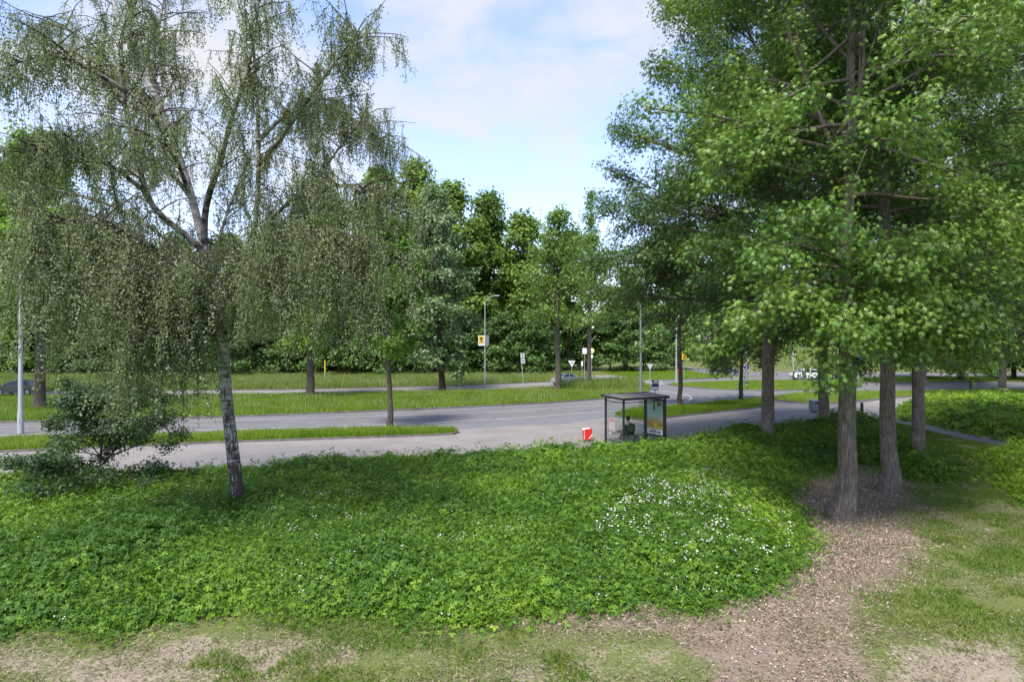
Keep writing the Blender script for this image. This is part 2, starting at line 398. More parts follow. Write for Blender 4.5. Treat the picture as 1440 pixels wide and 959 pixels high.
MEDIAN = curve([(-75, 33), (-34.3, 42.9), (-18.7, 46.7), (0, 54.7), (8, 60), (12.6, 63.6), (14.2, 68), (16.6, 76), (16, 80.5), (13.2, 82.5), (10.8, 79.5), (5, 74), (-6.1, 68.4), (-22.9, 64.3), (-49, 61.8), (-90, 57)], 3)
SERVICE = [(-90, 57), (-49, 61.8), (-22.9, 64.3), (-6.1, 68.4), (5, 74), (10.8, 79.5), (13.4, 82.6), (17, 87), (12, 99), (5.7, 86), (-6.9, 77.5), (-25.7, 71.5), (-55, 68.5), (-90, 66)]
JUNC = [(7.6, 46.2), gp(900, 557), gp(914, 543), gp(930, 534), gp(1180, 527), gp(1700, 525), gp(1900, 545), gp(1900, 556), gp(1330, 555.5), gp(1240, 571), gp(1088, 570.5), gp(960, 573.5)]
BRANCH = [gp(834, 527), gp(842, 522.5), gp(870, 527), gp(890, 531.5), gp(930, 534), gp(935, 541), gp(917, 542), gp(862, 538.5)]
EASTRD = [gp(950, 516.5), gp(958, 514), gp(1000, 520), gp(1040, 523), gp(1180, 523.5), gp(1700, 522), gp(1700, 528), gp(1180, 530.5), gp(1020, 528), gp(985, 523.5)]
ISLE_BIG = curve([gp(940, 541), gp(1000, 537.6), gp(1060, 536), gp(1120, 536), gp(1185, 538.5), gp(1212, 544), gp(1180, 547.5), gp(1130, 549), gp(1089, 549.8), gp(1030, 549), gp(985, 546.5)], 5, True)
ISLE_LOW = curve([gp(1085, 561), gp(1110, 555.5), gp(1150, 553), gp(1250, 551.5), gp(1420, 549.5), gp(1600, 551), gp(1420, 554), gp(1290, 558), gp(1235, 562), gp(1190, 566.5), gp(1143, 568), gp(1105, 565)], 4, True)
ISLE_FAR = curve([gp(880, 532.6), gp(930, 529), gp(980, 526.8), gp(1026, 528), gp(1020, 531), gp(980, 533.5), gp(930, 535), gp(895, 534.5)], 4, True)
ISLE_EAST = curve([gp(1206, 536), gp(1225, 531.6), gp(1400, 530), gp(1650, 530), gp(1650, 537), gp(1400, 537.5), gp(1230, 539)], 3, True)
LANE = curve([gp(1190, 580.0), gp(1232, 583.5), gp(1262, 589.5), gp(1300, 599), gp(1348, 611), gp(1396, 620.3), gp(1500, 634), gp(1700, 655)], 4)

def hill(x, y):
    d = ((x - 42) * .9 + (y - 152) * .437) / 26
    s = np.clip(d, 0, 1); s = s * s * (3 - 2 * s)
    t = np.clip((y - 112) / 14, 0, 1)
    w = np.clip((y - 100) / 60, 0, 1) * np.clip((20 - x) / 30, 0, 1) * 2.5
    return s * t * 3.2 + w

LITTER = [gp(900, 858), gp(1000, 862), gp(1095, 825), gp(1120, 780), gp(1108, 705), gp(1150, 668), gp(1240, 652), gp(1290, 690), gp(1300, 745), gp(1275, 800), gp(1210, 850), gp(1200, 900), gp(1240, 960), gp(1270, 1010), gp(1010, 1010), gp(1000, 935), gp(930, 888), gp(720, 878), gp(690, 866)]
SANDY = [[gp(-60, 900), gp(120, 905), gp(320, 880), gp(520, 885), gp(560, 920), gp(420, 990), gp(-60, 1010)], [gp(1230, 905), gp(1330, 870), gp(1450, 890), gp(1500, 1000), gp(1220, 1000)],
         [gp(1330, 640), gp(1352, 640), gp(1378, 690), gp(1352, 700)], [gp(1340, 735), gp(1440, 720), gp(1440, 775), gp(1360, 780)], [gp(640, 940), gp(850, 880), gp(980, 900), gp(1010, 1000), gp(680, 1000)], [gp(1210, 830), gp(1320, 835), gp(1340, 860), gp(1230, 870)],
         [gp(1240, 575), gp(1300, 592), gp(1420, 615), gp(1420, 622), gp(1300, 603), gp(1240, 585)]]
def near_masks(x, y):
    lit = np.clip(.5 + np.where(inside(LITTER, x, y), 1, -1) * edge_dist(LITTER, x, y) / 2.8, 0, 1)
    sa = np.zeros_like(x)
    for p, amp in zip(SANDY, (.56, .62, .62, .45, .45, .5, .6)):
        sa = np.maximum(sa, amp * np.clip(.5 + np.where(inside(p, x, y), 1, -1) * edge_dist(p, x, y) / 1.4, 0, 1))
    sa = np.where((y < 34), np.maximum(sa, np.where(x > 7, .08, .30)), sa)
    return lit, sa

def build_ground():
    xs = np.unique(np.concatenate([np.arange(-22, 24, .2), np.arange(-90, -22, 3), np.arange(24, 120, 3), [-1200, -600, -350, -200, -130, 150, 200, 350, 600, 1200]]))
    ys = np.unique(np.concatenate([np.arange(4, 27, .2), np.arange(27, 48, .6), np.arange(48, 180, 3), [-900, -300, -60, -15, 0, 220, 300, 500, 900, 1600]]))
    X, Y = np.meshgrid(xs, ys); lit, sa = near_masks(X, Y)
    near = np.clip((26 - Y) / 2, 0, 1) * np.clip((24 - np.abs(X)) / 2, 0, 1)
    Z = hill(X, Y) + near * ((fbm(X * .5, Y * .5, 3) - .5) * .16 + (fbm(X * 2.2, Y * 2.2, 5, 2) - .5) * .05)
    V = np.stack([X, Y, Z], -1).reshape(-1, 3); nx, ny = len(xs), len(ys)
    i, j = np.meshgrid(np.arange(nx - 1), np.arange(ny - 1)); a = (j * nx + i).ravel()
    me = npmesh('ground', [(V, np.stack([a, a + 1, a + 1 + nx, a + nx], 1), 0, None)], [MAT['ground']], True)
    for nm, v in (('litter', lit), ('sand', sa)):
        at = me.attributes.new(nm, 'FLOAT', 'POINT'); at.data.foreach_set('value', v.ravel().astype(np.float32))
    tag(link('ground', me), 'worn park lawn and earth', None, kind='structure')
build_ground()

def sheet(name, poly, z, mat, label):
    vs = [Vector((p[0], p[1], z)) for p in poly]
    tris = tessellate_polygon([vs]); V = np.array([tuple(v) for v in vs]); F = np.array(tris)
    a = V[F]; nz = np.cross(a[:, 1] - a[:, 0], a[:, 2] - a[:, 0])[:, 2]; F[nz < 0] = F[nz < 0][:, ::-1]
    return tag(link(name, npmesh(name, [(V, F, 0, None)], [mat])), label, None, kind='structure')
def isle(name, poly, label, h=.11):
    p = np.array(poly); o = sheet(name, poly, h, MAT['soil'], label)
    kerb('kerb', list(poly) + [poly[0]], label='stone kerb edging the ' + label)
    return o
def kerb(name, line, w=.16, h=.13, label='stone kerb along the road'):
    p = np.array(line); d = np.gradient(p, axis=0); nn = nrm(np.stack([-d[:, 1], d[:, 0]], 1))
    a = p - nn * w / 2; b = p + nn * w / 2; n = len(p); z0 = np.full((n, 1), -.02); z1 = np.full((n, 1), h)
    V = np.concatenate([np.hstack([a, z0]), np.hstack([a, z1]), np.hstack([b, z1]), np.hstack([b, z0])])
    i = np.arange(n - 1)
    F = np.concatenate([np.stack([i + k * n, i + 1 + k * n, i + 1 + (k + 1) * n, i + (k + 1) * n], 1) for k in range(3)])
    return tag(link(name, npmesh(name, [(V, F, 0, None)], [MAT['kerb']])), label, None, kind='structure')
def ribbon(name, line, w, z, label, dash=None, mat='road_paint'):
    p = np.array(curve(line, 8)); s = np.concatenate([[0], np.cumsum(np.linalg.norm(np.diff(p, axis=0), axis=1))])
    spans = [(0, s[-1])] if not dash else [(a, a + dash[0]) for a in np.arange(0, s[-1] - dash[0], dash[0] + dash[1])]
    ch = []
    for a, b in spans:
        t = np.linspace(a, b, max(2, int((b - a) / 1.0) + 1)); q = np.stack([np.interp(t, s, p[:, 0]), np.interp(t, s, p[:, 1])], 1)
        d = np.gradient(q, axis=0); nn = nrm(np.stack([-d[:, 1], d[:, 0]], 1)); n = len(q); zz = np.full((n, 1), z)
        V = np.concatenate([np.hstack([q - nn * w / 2, zz]), np.hstack([q + nn * w / 2, zz])]); i = np.arange(n - 1)
        ch.append((V, np.stack([i + n, i, i + 1, i + 1 + n], 1)[:, ::-1], 0, None))
    return tag(link(name, npmesh(name, ch, [MAT[mat]])), label, None, kind='structure')

sheet('pavement', WALK, .030, MAT['footpath'], 'pale footpath passing the bus shelter')
sheet('road', ROAD, .010, MAT['asphalt'], 'grey asphalt road past the bus stop')
sheet('road_junction', JUNC, .015, MAT['asphalt'], 'wide asphalt junction of the roundabout')
sheet('bus_bay', BAY, .020, MAT['block'], 'bluish block paved bus bay')
sheet('service_road', SERVICE, .010, MAT['footpath'], 'pale narrow road beyond the median')
sheet('side_road', BRANCH, .018, MAT['footpath'], 'pale side road running behind the median')
sheet('east_road', EASTRD, .022, MAT['asphalt'], 'road curving up beside the far meadow')
ribbon('park_path', LANE, 1.6, .012, 'narrow grey asphalt path through the park', mat='asphalt')
isle('median', MEDIAN, 'long grass median between the two roads')
isle('verge_strip', STRIP1, 'narrow grass strip beside the footpath')
isle('verge_strip', STRIP2, 'grass strip behind the bus shelter')
isle('grass_island', ISLE_BIG, 'large oval grass island of the roundabout')
isle('grass_island', ISLE_LOW, 'grass island beside the right hand footpath')
isle('grass_island', ISLE_FAR, 'thin far grass island before the side road')
isle('grass_island', ISLE_EAST, 'grass island between the far right roads')
kerb('kerb', SERVICE[9:], label='kerb on the far side of the service road')
kerb('kerb', [(-75, 23.2), (-30, 34.2), (-17, 37), (-5, 39.1), (-3.4, 39.35)], label='kerb on the near side of the road')
ribbon('road_line', [(-70, 26.6), (-30, 37.0), (-17, 39.8), gp(577, 597), gp(640, 593), gp(720, 589), gp(800, 583), gp(875, 577), gp(925, 572)], .14, .030, 'white centre line of the road')
ribbon('road_line', [(-70, 30.4), (-33, 40.6), (-18.4, 44.4), gp(640, 582), gp(720, 578), gp(800, 573), gp(875, 568.6), gp(920, 564), gp(955, 560)], .12, .031, 'white line along the far side of the road')
ribbon('road_line', [gp(925, 572), gp(945, 569.5), gp(965, 565), gp(972, 560), gp(966, 556), gp(940, 551), gp(918, 548)], .14, .026, 'curved white line at the junction mouth')
ribbon('road_line', [gp(968, 561), gp(1000, 558.6), gp(1040, 556.5), gp(1100, 554)], .3, .027, 'broken white line across the junction', dash=(.9, .6))
ribbon('road_line', [gp(838, 529), gp(862, 533), gp(880, 536)], .5, .026, 'broken white give way marks on the side road', dash=(1.2, 1.2))
ribbon('road_line', [gp(1195, 546), gp(1330, 545), gp(1700, 546)], .14, .027, 'white line on the right hand road', dash=(3, 4))

# ------------------------------------------------------------------ leaves and wood
RHOMB = (np.array([(0, 0, 0), (.5, -.34, .07), (1, 0, -.06), (.5, .34, .07)]), np.array([(0, 1, 2, 3)]))
WIDE = (np.array([(0, 0, 0), (.42, -.44, .08), (1, 0, -.1), (.42, .44, .08)]), np.array([(0, 1, 2, 3)]))
_o = [(0, 0, 0), (.45, .13, .03), (.78, 0, 0), (.45, -.13, .03), (1.05, 0, -.10), (.06, 0, 0), (.50, .48, -.06), (.34, 0, .02), (.84, .36, -.08), (.58, 0, .02), (.50, -.48, -.06), (.84, -.36, -.08), (.60, .09, 0), (.60, -.09, 0)]
OAK = (np.array(_o), np.array([(0, 1, 2), (0, 2, 3), (12, 4, 13), (5, 7, 6), (7, 9, 8), (5, 10, 7), (7, 11, 9)]))
_b = [(0, 0, 0), (.5, -.3, .06), (1, 0, -.05), (.5, .3, .06)]
def _tri():
    V, F = [], []
    for k, (ang, sc, off) in enumerate(((0, 1, .12), (1.25, .85, 0), (-1.25, .85, 0))):
        c, s = math.cos(ang), math.sin(ang)
        for a, b, z in _b: V.append(((a * c - b * s) * sc + off, (a * s + b * c) * sc, z - .12 * a * (k > 0)))
        F.append([4 * k + i for i in range(4)])
    return np.array(V), np.array(F)
TRIFOL = _tri()

def leaf_arrays(P, A, N, S, Wd, var, tpl):
    T, F = tpl; N = nrm(N); A = nrm(A - N * (A * N).sum(-1, keepdims=True)); B = np.cross(N, A)
    S = np.broadcast_to(np.asarray(S, float), (len(P),)); Wd = np.broadcast_to(np.asarray(Wd, float), (len(P),))
    V = P[:, None] + S[:, None, None] * (T[None, :, 0:1] * A[:, None] + T[None, :, 1:2] * Wd[:, None, None] * B[:, None] + T[None, :, 2:3] * N[:, None])
    k = len(T); FF = (np.arange(len(P)) * k)[:, None, None] + F[None]
    return V.reshape(-1, 3), FF.reshape(-1, F.shape[1]), np.repeat(var, k)

class Wood:
    def __init__(s): s.V = []; s.F = []; s.n = 0
    def add(s, pts, rad, k=6, lobes=None):
        p = np.asarray(pts, float); r = np.asarray(rad, float); n = len(p)
        d = nrm(np.gradient(p, axis=0)); up = np.where(np.abs(d[:, 2:3]) > .9, np.array([[1., 0, 0]]), np.array([[0, 0, 1.]]))
        if n > 2 and np.abs(d[0, 2]) > .7: up = np.tile(np.array([[1., 0, 0]]), (n, 1))
        u = nrm(np.cross(d, up)); v = np.cross(d, u); t = np.arange(k) / k * 2 * math.pi
        ring = p[:, None] + r[:, None, None] * (np.cos(t)[None, :, None] * u[:, None] + np.sin(t)[None, :, None] * v[:, None])
        if lobes is not None: ring = p[:, None] + (ring - p[:, None]) * (1 + lobes[:, None, None] * (np.cos(t * 5 + 1.1) + .6 * np.cos(t * 3))[None, :, None])
        i, j = np.meshgrid(np.arange(n - 1), np.arange(k), indexing='ij')
        F = np.stack([i * k + j, i * k + (j + 1) % k, (i + 1) * k + (j + 1) % k, (i + 1) * k + j], -1).reshape(-1, 4)
        s.V.append(ring.reshape(-1, 3)); s.F.append(F + s.n); s.n += n * k
    def chunk(s, m=0): return (np.concatenate(s.V), np.concatenate(s.F), m, None)

def walk(rng, p, d, L, n, curl=(0, 0, 0), jit=.15):
    pts = [np.array(p, float)]; d = np.array(d, float); d /= np.linalg.norm(d)
    for _ in range(n):
        d = d + np.array(curl) / n + rng.normal(0, jit, 3) / n ** .5; d /= np.linalg.norm(d)
        pts.append(pts[-1] + d * L / n)
    return np.array(pts)

def interp(pts, t):
    x = t * (len(pts) - 1); i = min(int(x), len(pts) - 2); f = x - i
    return pts[i] * (1 - f) + pts[i + 1] * f, pts[i + 1] - pts[i]

def make_tree(seed, H, r0, z0, prof, nl, el=(10, 60), curl=-.25, nsub=8, ntwig=3, leaf=.16, nleaf=14, clump=.42, flat=.35, tpl=OAK, up=.9, trunk=None, flare=1.5,
              extra=(), gap=None, k=7, dead=0, wid=1.0, subL=.42, az0=None, lean=(0, 0), tv=.5, top=True):
    """returns (trunk wood, branch wood, leaf chunk) about the origin"""
    rng = np.random.RandomState(seed); Tw, Bw = Wood(), Wood()
    zs = np.concatenate([[-.25, .0, .25, .7, 1.5], np.linspace(2.6, H, 14)])
    if trunk is None:
        wob = np.cumsum(rng.normal(0, .05, (len(zs), 2)), 0); wob[:3] = 0
        tp = np.column_stack([wob[:, 0] + lean[0] * zs, wob[:, 1] + lean[1] * zs, zs])
    else: tp = np.asarray(trunk, float); zs = tp[:, 2]
    f = np.clip(zs / H, 0, 1); rad = r0 * (1 - f * .93) * (1 + (flare - 1) * np.exp(-np.clip(zs, 0, None) / .35)); rad = np.maximum(rad, .015)
    Tw.add(tp, rad, 24, .02 + .22 * np.exp(-np.clip(zs, 0, None) / .3) * (flare - 1))
    def tr(z): return np.array([np.interp(z, zs, tp[:, i]) for i in range(3)]), np.interp(z, zs, rad)
    tips, tdir, tvar, ex = [], [], [], []
    jobs = []
    for i in range(nl):
        u = (i + rng.rand() * .8) / nl; u = u ** .92
        z = z0 + u * (H - z0) * .97
        if gap and gap[0] < z < gap[1] and rng.rand() < gap[2]: continue
        az = i * 2.39996 + rng.normal(0, .3)
        L = prof(u) * rng.uniform(.78, 1.12); e = math.radians(el[0] + (el[1] - el[0]) * u + rng.normal(0, 17))
        jobs.append((z, az, L, e, curl, 0))
    for z, az, L, e, c in extra: jobs.append((z, az, L, e, c, 1))
    for z, az, L, e, c, x in jobs:
        p, r = tr(z); d = (math.cos(az) * math.cos(e), math.sin(az) * math.cos(e), math.sin(e))
        path = walk(rng, p, d, L, 6, (0, 0, c), .24); rb = min(r * .55, .018 + L * .013)
        Bw.add(path, np.linspace(rb, .012, 7), k)
        lv = rng.rand()
        ns = max(4, int(round(nsub * max(L, 2.0) / 5.5))) if nsub > 6 else nsub
        for s in range(ns):
            t = .22 + .78 * (s + rng.rand() * .5) / ns; q, dd = interp(path, min(t, .999)); dd = nrm(dd)
            side = (1 if s % 2 else -1) * rng.uniform(.5, 1.15); ca, sa = math.cos(side), math.sin(side)
            d2 = np.array([dd[0] * ca - dd[1] * sa, dd[0] * sa + dd[1] * ca, dd[2] + rng.normal(.14, .36)])
            l2 = (L * subL * (1.15 - t) + .35) * rng.uniform(.7, 1.2)
            sp = walk(rng, q, d2, l2, 3, (0, 0, c * .8), .2); Bw.add(sp, np.linspace(max(.010, rb * .35), .006, 4), 4)
            for w in range(ntwig):
                tt = .35 + .65 * (w + rng.rand() * .6) / ntwig; q2, d3 = interp(sp, min(tt, .999))
                tips.append(q2 + rng.normal(0, clump * .45, 3)); tdir.append(nrm(q2 - tr(min(q2[2], H))[0])); tvar.append(lv * .45 + rng.rand() * .55); ex.append(x)
        tips.append(path[-1]); tdir.append(nrm(path[-1] - path[-2])); tvar.append(lv); ex.append(x)
    if top:
        for _ in range(max(3, nl // 3)):
            tips.append(tr(H)[0] + rng.normal(0, .5, 3)); tdir.append(np.array([0, 0, 1.])); tvar.append(rng.rand()); ex.append(0)
    for _ in range(dead):
        i = rng.randint(len(tips)); q = tips[i]
        sp = walk(rng, q, (rng.normal(), rng.normal(), -.8), rng.uniform(.6, 1.6), 5, (0, 0, -.6), .4); Bw.add(sp, np.linspace(.012, .004, 6), 4)
    tips = np.array(tips); tdir = np.array(tdir); tvar = np.array(tvar); n = nleaf
    m = len(tips) * n; cd_ = nrm(rng.normal(0, 1, (m, 3)) + (0, 0, .35)); rr = (rng.rand(m) ** .45) * np.repeat(rng.uniform(.7, 1.35, len(tips)), n) * clump * 1.55
    P = np.repeat(tips, n, 0) + cd_ * rr[:, None] * np.array([1, 1, flat])
    out = np.repeat(tdir, n, 0); R = rng.normal(0, 1, P.shape)
    N = cd_ * .75 + out * .25 + R * .42 + np.array([0, 0, up * .55])
    A = cd_ * .6 + out * .5 + rng.normal(0, .5, P.shape) + np.array([0, 0, -.45])
    var = np.clip(np.repeat(tvar, n) * tv + rng.rand(len(P)) * (1 - tv), 0, 1)
    V, F, va = leaf_arrays(P, A, N, leaf * rng.uniform(.7, 1.2, len(P)), wid, var, tpl)
    return Tw, Bw, (V, F, 0, va)

def plant_tree(name, loc, parts, leafmat, barkmat, label, cat='tree', group=None, rz=0.0, sc=1.0, twig=None):
    Tw, Bw, lf = parts
    t = empty(name, loc, label, cat, group, rz); t.scale = (sc, sc, sc) if isinstance(sc, (int, float)) else sc
    link('trunk', npmesh('trunk', [Tw.chunk()], [barkmat], True), t)
    link('branches', npmesh('branches', [Bw.chunk()], [twig or barkmat], True), t)
    link('crown', npmesh('crown', [lf], [leafmat]), t)
    return t
def replant(src, loc, label, rz, sc, group=None, cat=None):
    c = copy_tree(src); c.location = loc; c.rotation_euler = (0, 0, rz); c.scale = (sc, sc, sc) if isinstance(sc, (int, float)) else sc
    c['label'] = label
    if group: c['group'] = group
    elif 'group' in c: del c['group']
    return c
PI = math.pi

# --- the five big oaks on the right
def prof_oak(u): return 7.6 * (1 - u) ** .55 * (.55 + .45 * min(1, u / .25)) + .8
G_OAK = 'tall oaks over the leaf litter on the right'
cx, cy = gp(1185, 728)
skirt = [(z + .15 * math.sin(7 * a), a, L * k, e, c) for z, e, c, k, lo in ((7.8, .22, -.6, 1, -4), (7.15, .06, -.65, 1, -4), (6.6, -.08, -.62, .85, -2.3)) for a, L in ((-3.05, 5.0), (-2.6, 5.0), (-2.15, 4.3), (-1.7, 3.6), (-1.25, 3.4), (-.8, 3.8), (-.35, 4.2), (.1, 3.6)) if a > lo]
lead = [(9.5, .6, 9, 1.1, .1), (10.5, 2.7, 9, 1.15, .1), (11, 4.6, 8.5, 1.05, .1)]
pc = make_tree(11, 22, .29, 9.8, prof_oak, 44, (12, 62), -.45, 10, 5, .17, 25, .36, .74, OAK, .7, extra=skirt + lead, flare=1.75, dead=30)
oak_near = plant_tree('oak_tree', (cx, cy, 0), pc, MAT['oak_fresh'], MAT['oak_bark'], 'oak with the broadest pale trunk, rising from leaf litter nearest the viewer', group=G_OAK)
pd = make_tree(23, 24, .29, 7.4, prof_oak, 58, (8, 62), -.5, 10, 5, .16, 25, .36, .74, OAK, .7, flare=1.6, gap=(9, 11, .4), dead=60, extra=[(10, 1.2, 9, 1.1, .1), (11, 3.6, 9, 1.1, .1), (6.9, -1.2, 3.8, 0, -.7), (7.2, -.5, 4.2, .05, -.7), (6.7, -1.9, 3.6, -.05, -.7), (6.5, -.9, 3.2, -.12, -.6), (7.0, .1, 4, 0, -.7)])
dx, dy = gp(1252, 690)
oak_mid = plant_tree('oak_tree', (dx, dy, 0), pd, MAT['oak_fresh'], MAT['oak_bark'], 'brown oak trunk right of the nearest oak, flaring into leaf litter', group=G_OAK)
ex_, ey_ = gp(1290, 651)
replant(oak_mid, (ex_, ey_, 0), 'slimmer oak standing in the low shrubs right of the leaf litter', 2.1, (.95, .95, 1.0), G_OAK)
pa = make_tree(37, 27, .34, 6.7, lambda u: 9.0 * (1 - u) ** .42 * (.75 + .25 * min(1, u / .2)) + .8, 66, (6, 60), -.45, 11, 5, .185, 22, .40, .74, OAK, .7, flare=1.35, dead=60, extra=[(9, .4, 11, 1.1, .1), (10, 2.6, 11, 1.1, .1), (9.5, 4.4, 11, 1.1, .1)] + [(7.6 + .75 * i, 3.14 + a, 9.6 - .12 * i, .12 + .03 * i, -.15) for i, a in enumerate((-.25, .2, -.05, .35, -.35, .1, -.15, .3, 0))])
ax, ay = gp(1075, 629)
oak_back = plant_tree('oak_tree', (ax, ay, 0), pa, MAT['oak_leaf'], MAT['oak_bark'], 'thick oak behind the brambles, nearest to the bus shelter', group=G_OAK)
bx, by = gp(1160, 609)
replant(oak_back, (bx, by, 0), 'oak trunk in dark shrubs just left of the nearest broad trunk', 1.7, (.92, .92, .96), G_OAK)
fx, fy = gp(1410, 557)
replant(oak_back, (fx, fy, 0), 'dark trunk with low twiggy boughs standing in brambles at far right', 4.0, (1.0, 1.0, .95))
replant(oak_back, (31, 34, 0), 'leafy oak whose boughs hang in at the right edge', .6, (.95, .95, .95))
replant(oak_mid, (*gp(1560, 560), 0), 'oak at the far right beyond the brambles, boughs only', 3.2, 1.05)
replant(oak_back, (*gp(1300, 541), 0), 'dark oak behind the right hand road', 2.6, (1.0, 1.0, .85))

# --- street trees
ps = make_tree(51, 12.5, .19, 4.4, lambda u: 2.9 * (1 - u) ** .5 * (.6 + .4 * min(1, u / .3)) + .4, 34, (15, 65), -.2, 7, 5, .22, 18, .34, .8, WIDE, .7, flare=1.25)
s1 = plant_tree('street_tree', (*gp(548, 601), .1), ps, MAT['lime_leaf'], MAT['grey_bark'], 'young bright green street tree on the grass strip before the road', rz=.4)
pg_ = make_tree(57, 14, .2, 5.4, lambda u: 5.0 * (1 - u) ** .5 * (.7 + .4 * min(1, u / .3)) + .4, 34, (8, 60), -.25, 7, 5, .24, 16, .42, .8, WIDE, .7, flare=1.2)
s2 = plant_tree('street_tree', (*gp(958, 575), .1), pg_, MAT['oak_leaf'], MAT['dark_bark'], 'slim dark street tree with a forked bough right of the bus shelter')
replant(s2, (*gp(1041, 567), .1), 'slim dark street tree at the right end of the shelter strip', 2.2, .95)

# --- trees of the median
pm = make_tree(61, 21, .42, 7.5, lambda u: 6.0 * (1 - u) ** .5 * (.6 + .4 * min(1, u / .3)) + .5, 44, (5, 62), -.25, 8, 5, .30, 15, .55, .75, WIDE, .7, flare=1.4)
m1 = plant_tree('lime_tree', (*gp(57, 577), .1), pm, MAT['lime_leaf'], MAT['grey_bark'], 'bright green tree with a leaning grey trunk by the left lamp post')
replant(m1, (*gp(437, 559), .1), 'stout dark trunk on the median behind the weeping birch', 2.0, (.95, .95, .8))
replant(m1, (*gp(-120, 566), .1), 'bright green tree at the left edge of the median', 3.3, 1.05)
pv = make_tree(67, 21.5, .36, 4.6, lambda u: 5.2 * (1 - u) ** .65 * (.65 + .35 * min(1, u / .2)) + .4, 52, (-5, 62), -.45, 8, 5, .34, 13, .5, .75, WIDE, .6, lean=(-.035, 0), flare=1.3)
plant_tree('silver_lime', (*gp(622, 550), .1), pv, MAT['silver_leaf'], MAT['dark_bark'], 'tall silvery leaved tree with a leaning trunk on the median')
pp = make_tree(71, 18.5, .34, 5.6, lambda u: 5.6 * (1 - u) ** .4 * (.75 + .25 * min(1, u / .3)) + .3, 34, (25, 72), .05, 7, 4, .30, 8, .6, .6, WIDE, .6, dead=120, flare=1.2)
p1 = plant_tree('ash_tree', (*gp(785, 551), .1), pp, MAT['pale_leaf'], MAT['grey_bark'], 'pale airy tree with bare lower twigs and a mossy trunk on the median')
replant(p1, (*gp(828, 540), .1), 'slimmer airy tree with bare lower twigs right of the mossy trunk', 1.3, (.85, .85, .98))

# --- trees of the wood
pw1 = make_tree(81, 28, .42, 6, lambda u: 6.2 * (1 - u) ** .45 * (.6 + .4 * min(1, u / .3)) + .5, 40, (10, 65), -.25, 7, 4, .5, 12, .85, .75, WIDE, .6, k=5)
pw2 = make_tree(83, 27, .38, 9, lambda u: 6.0 * (1 - u) ** .35 * (.5 + .5 * min(1, u / .3)) + .5, 36, (18, 70), -.15, 7, 4, .46, 11, .8, .75, WIDE, .6, k=5, dead=20)
pw3 = make_tree(87, 25, .4, 3.5, lambda u: 5.8 * (1 - u) ** .6 + .6, 44, (4, 62), -.35, 7, 4, .48, 12, .8, .75, WIDE, .6, k=5)
G_W = 'tall trees of the wood behind the roads'
skyline = [(-330, 108, 170, 1), (-240, 104, 200, 0), (-150, 108, 210, 2), (-70, 104, 230, 0), (10, 110, 270, 1), (85, 104, 300, 2), (165, 110, 325, 0), (245, 106, 335, 2), (325, 112, 338, 1), (400, 106, 318, 0), (468, 112, 280, 2),
           (528, 108, 243, 0), (585, 112, 238, 1), (640, 106, 262, 0), (688, 113, 283, 1), (737, 108, 303, 2), (800, 116, 332, 1)]
LBL = ['mid green wood tree', 'airy high crowned wood tree', 'wood tree leafy almost to the ground']
WHERE = ['beyond the left frame edge, seen by its boughs', 'behind the leftmost birch boughs', 'behind the tree by the left lamp post', 'left of the tree by the left lamp post', 'above the left lamp post', 'behind the left weeping curtain', 'left of the birch stems',
         'seen between the birch stems', 'just right of the birch trunk', 'behind the stout trunk on the median', 'at the right rim of the birch', 'tallest, left of the silvery tree', 'topping the skyline behind the silvery tree', 'right of the silvery tree', 'above the far lamp post', 'between far lamp post and airy ash', 'behind the airy ash tree']
protos = {}
for i, ((px, D, py, kd), wh) in enumerate(zip(skyline, WHERE)):
    top = CAM_H + (479.5 - py) * D / FPX; Hk = (28.5, 27.5, 25.5)[kd]; loc = ((px - 720) * D / FPX, D, float(hill(np.array((px - 720) * D / FPX), np.array(float(D)))) - .05); s = (top - loc[2]) / Hk
    lab = LBL[kd] + ', ' + wh
    sx = (s * .4 + .85)
    if kd not in protos:
        protos[kd] = plant_tree('woodland_tree', loc, (pw1, pw2, pw3)[kd], MAT['wood_leaf'], MAT['dark_bark'], lab, group=G_W, rz=i * 1.3, sc=(sx, sx, s))
    else: replant(protos[kd], loc, lab, i * 1.3, (sx, sx, s), G_W)
pt = make_tree(73, 31, .16, 14, lambda u: 2.6 * (1 - u) ** .6 + .4, 24, (30, 75), .1, 6, 3, .32, 5, .5, .6, WIDE, .6, k=4)
plant_tree('poplar_tree', (13.6, 112, .5), pt, MAT['pale_leaf'], MAT['grey_bark'], 'thin wispy tree poking above the wood left of the oaks')
for i, (px, D, H, kd) in enumerate([(880, 128, 20, 0), (950, 165, 22, 2), (1010, 172, 24, 0), (1075, 168, 22, 1), (1140, 176, 25, 2), (1200, 160, 22, 0), (1270, 150, 22, 2), (1340, 140, 21, 0), (1420, 130, 22, 2), (1500, 125, 22, 0)]):
    x = (px - 720) * D / FPX; z = float(hill(np.array(x), np.array(float(D)))) - .1; s = H / (28.5, 27.5, 25.5)[kd]
    replant(protos[kd], (x, D, z), 'distant tree beyond the meadow and the roundabout, half hidden by the oaks', i * 2.1, (s * 1.2, s * 1.2, s), 'distant trees beyond the roundabout')
for i, (px, D, H) in enumerate([(1290, 96, 15), (1352, 88, 17), (1425, 92, 16), (1490, 84, 18), (1560, 96, 17)]):
    x = (px - 720) * D / FPX; s = H / 25.5
    replant(protos[2], (x, D, float(hill(np.array(x), np.array(float(D)))) - .05), 'dense low branched tree beyond the far right road, dark behind the oaks', i * 1.9, (s * 1.35, s * 1.35, s), 'dense trees beyond the far right road')
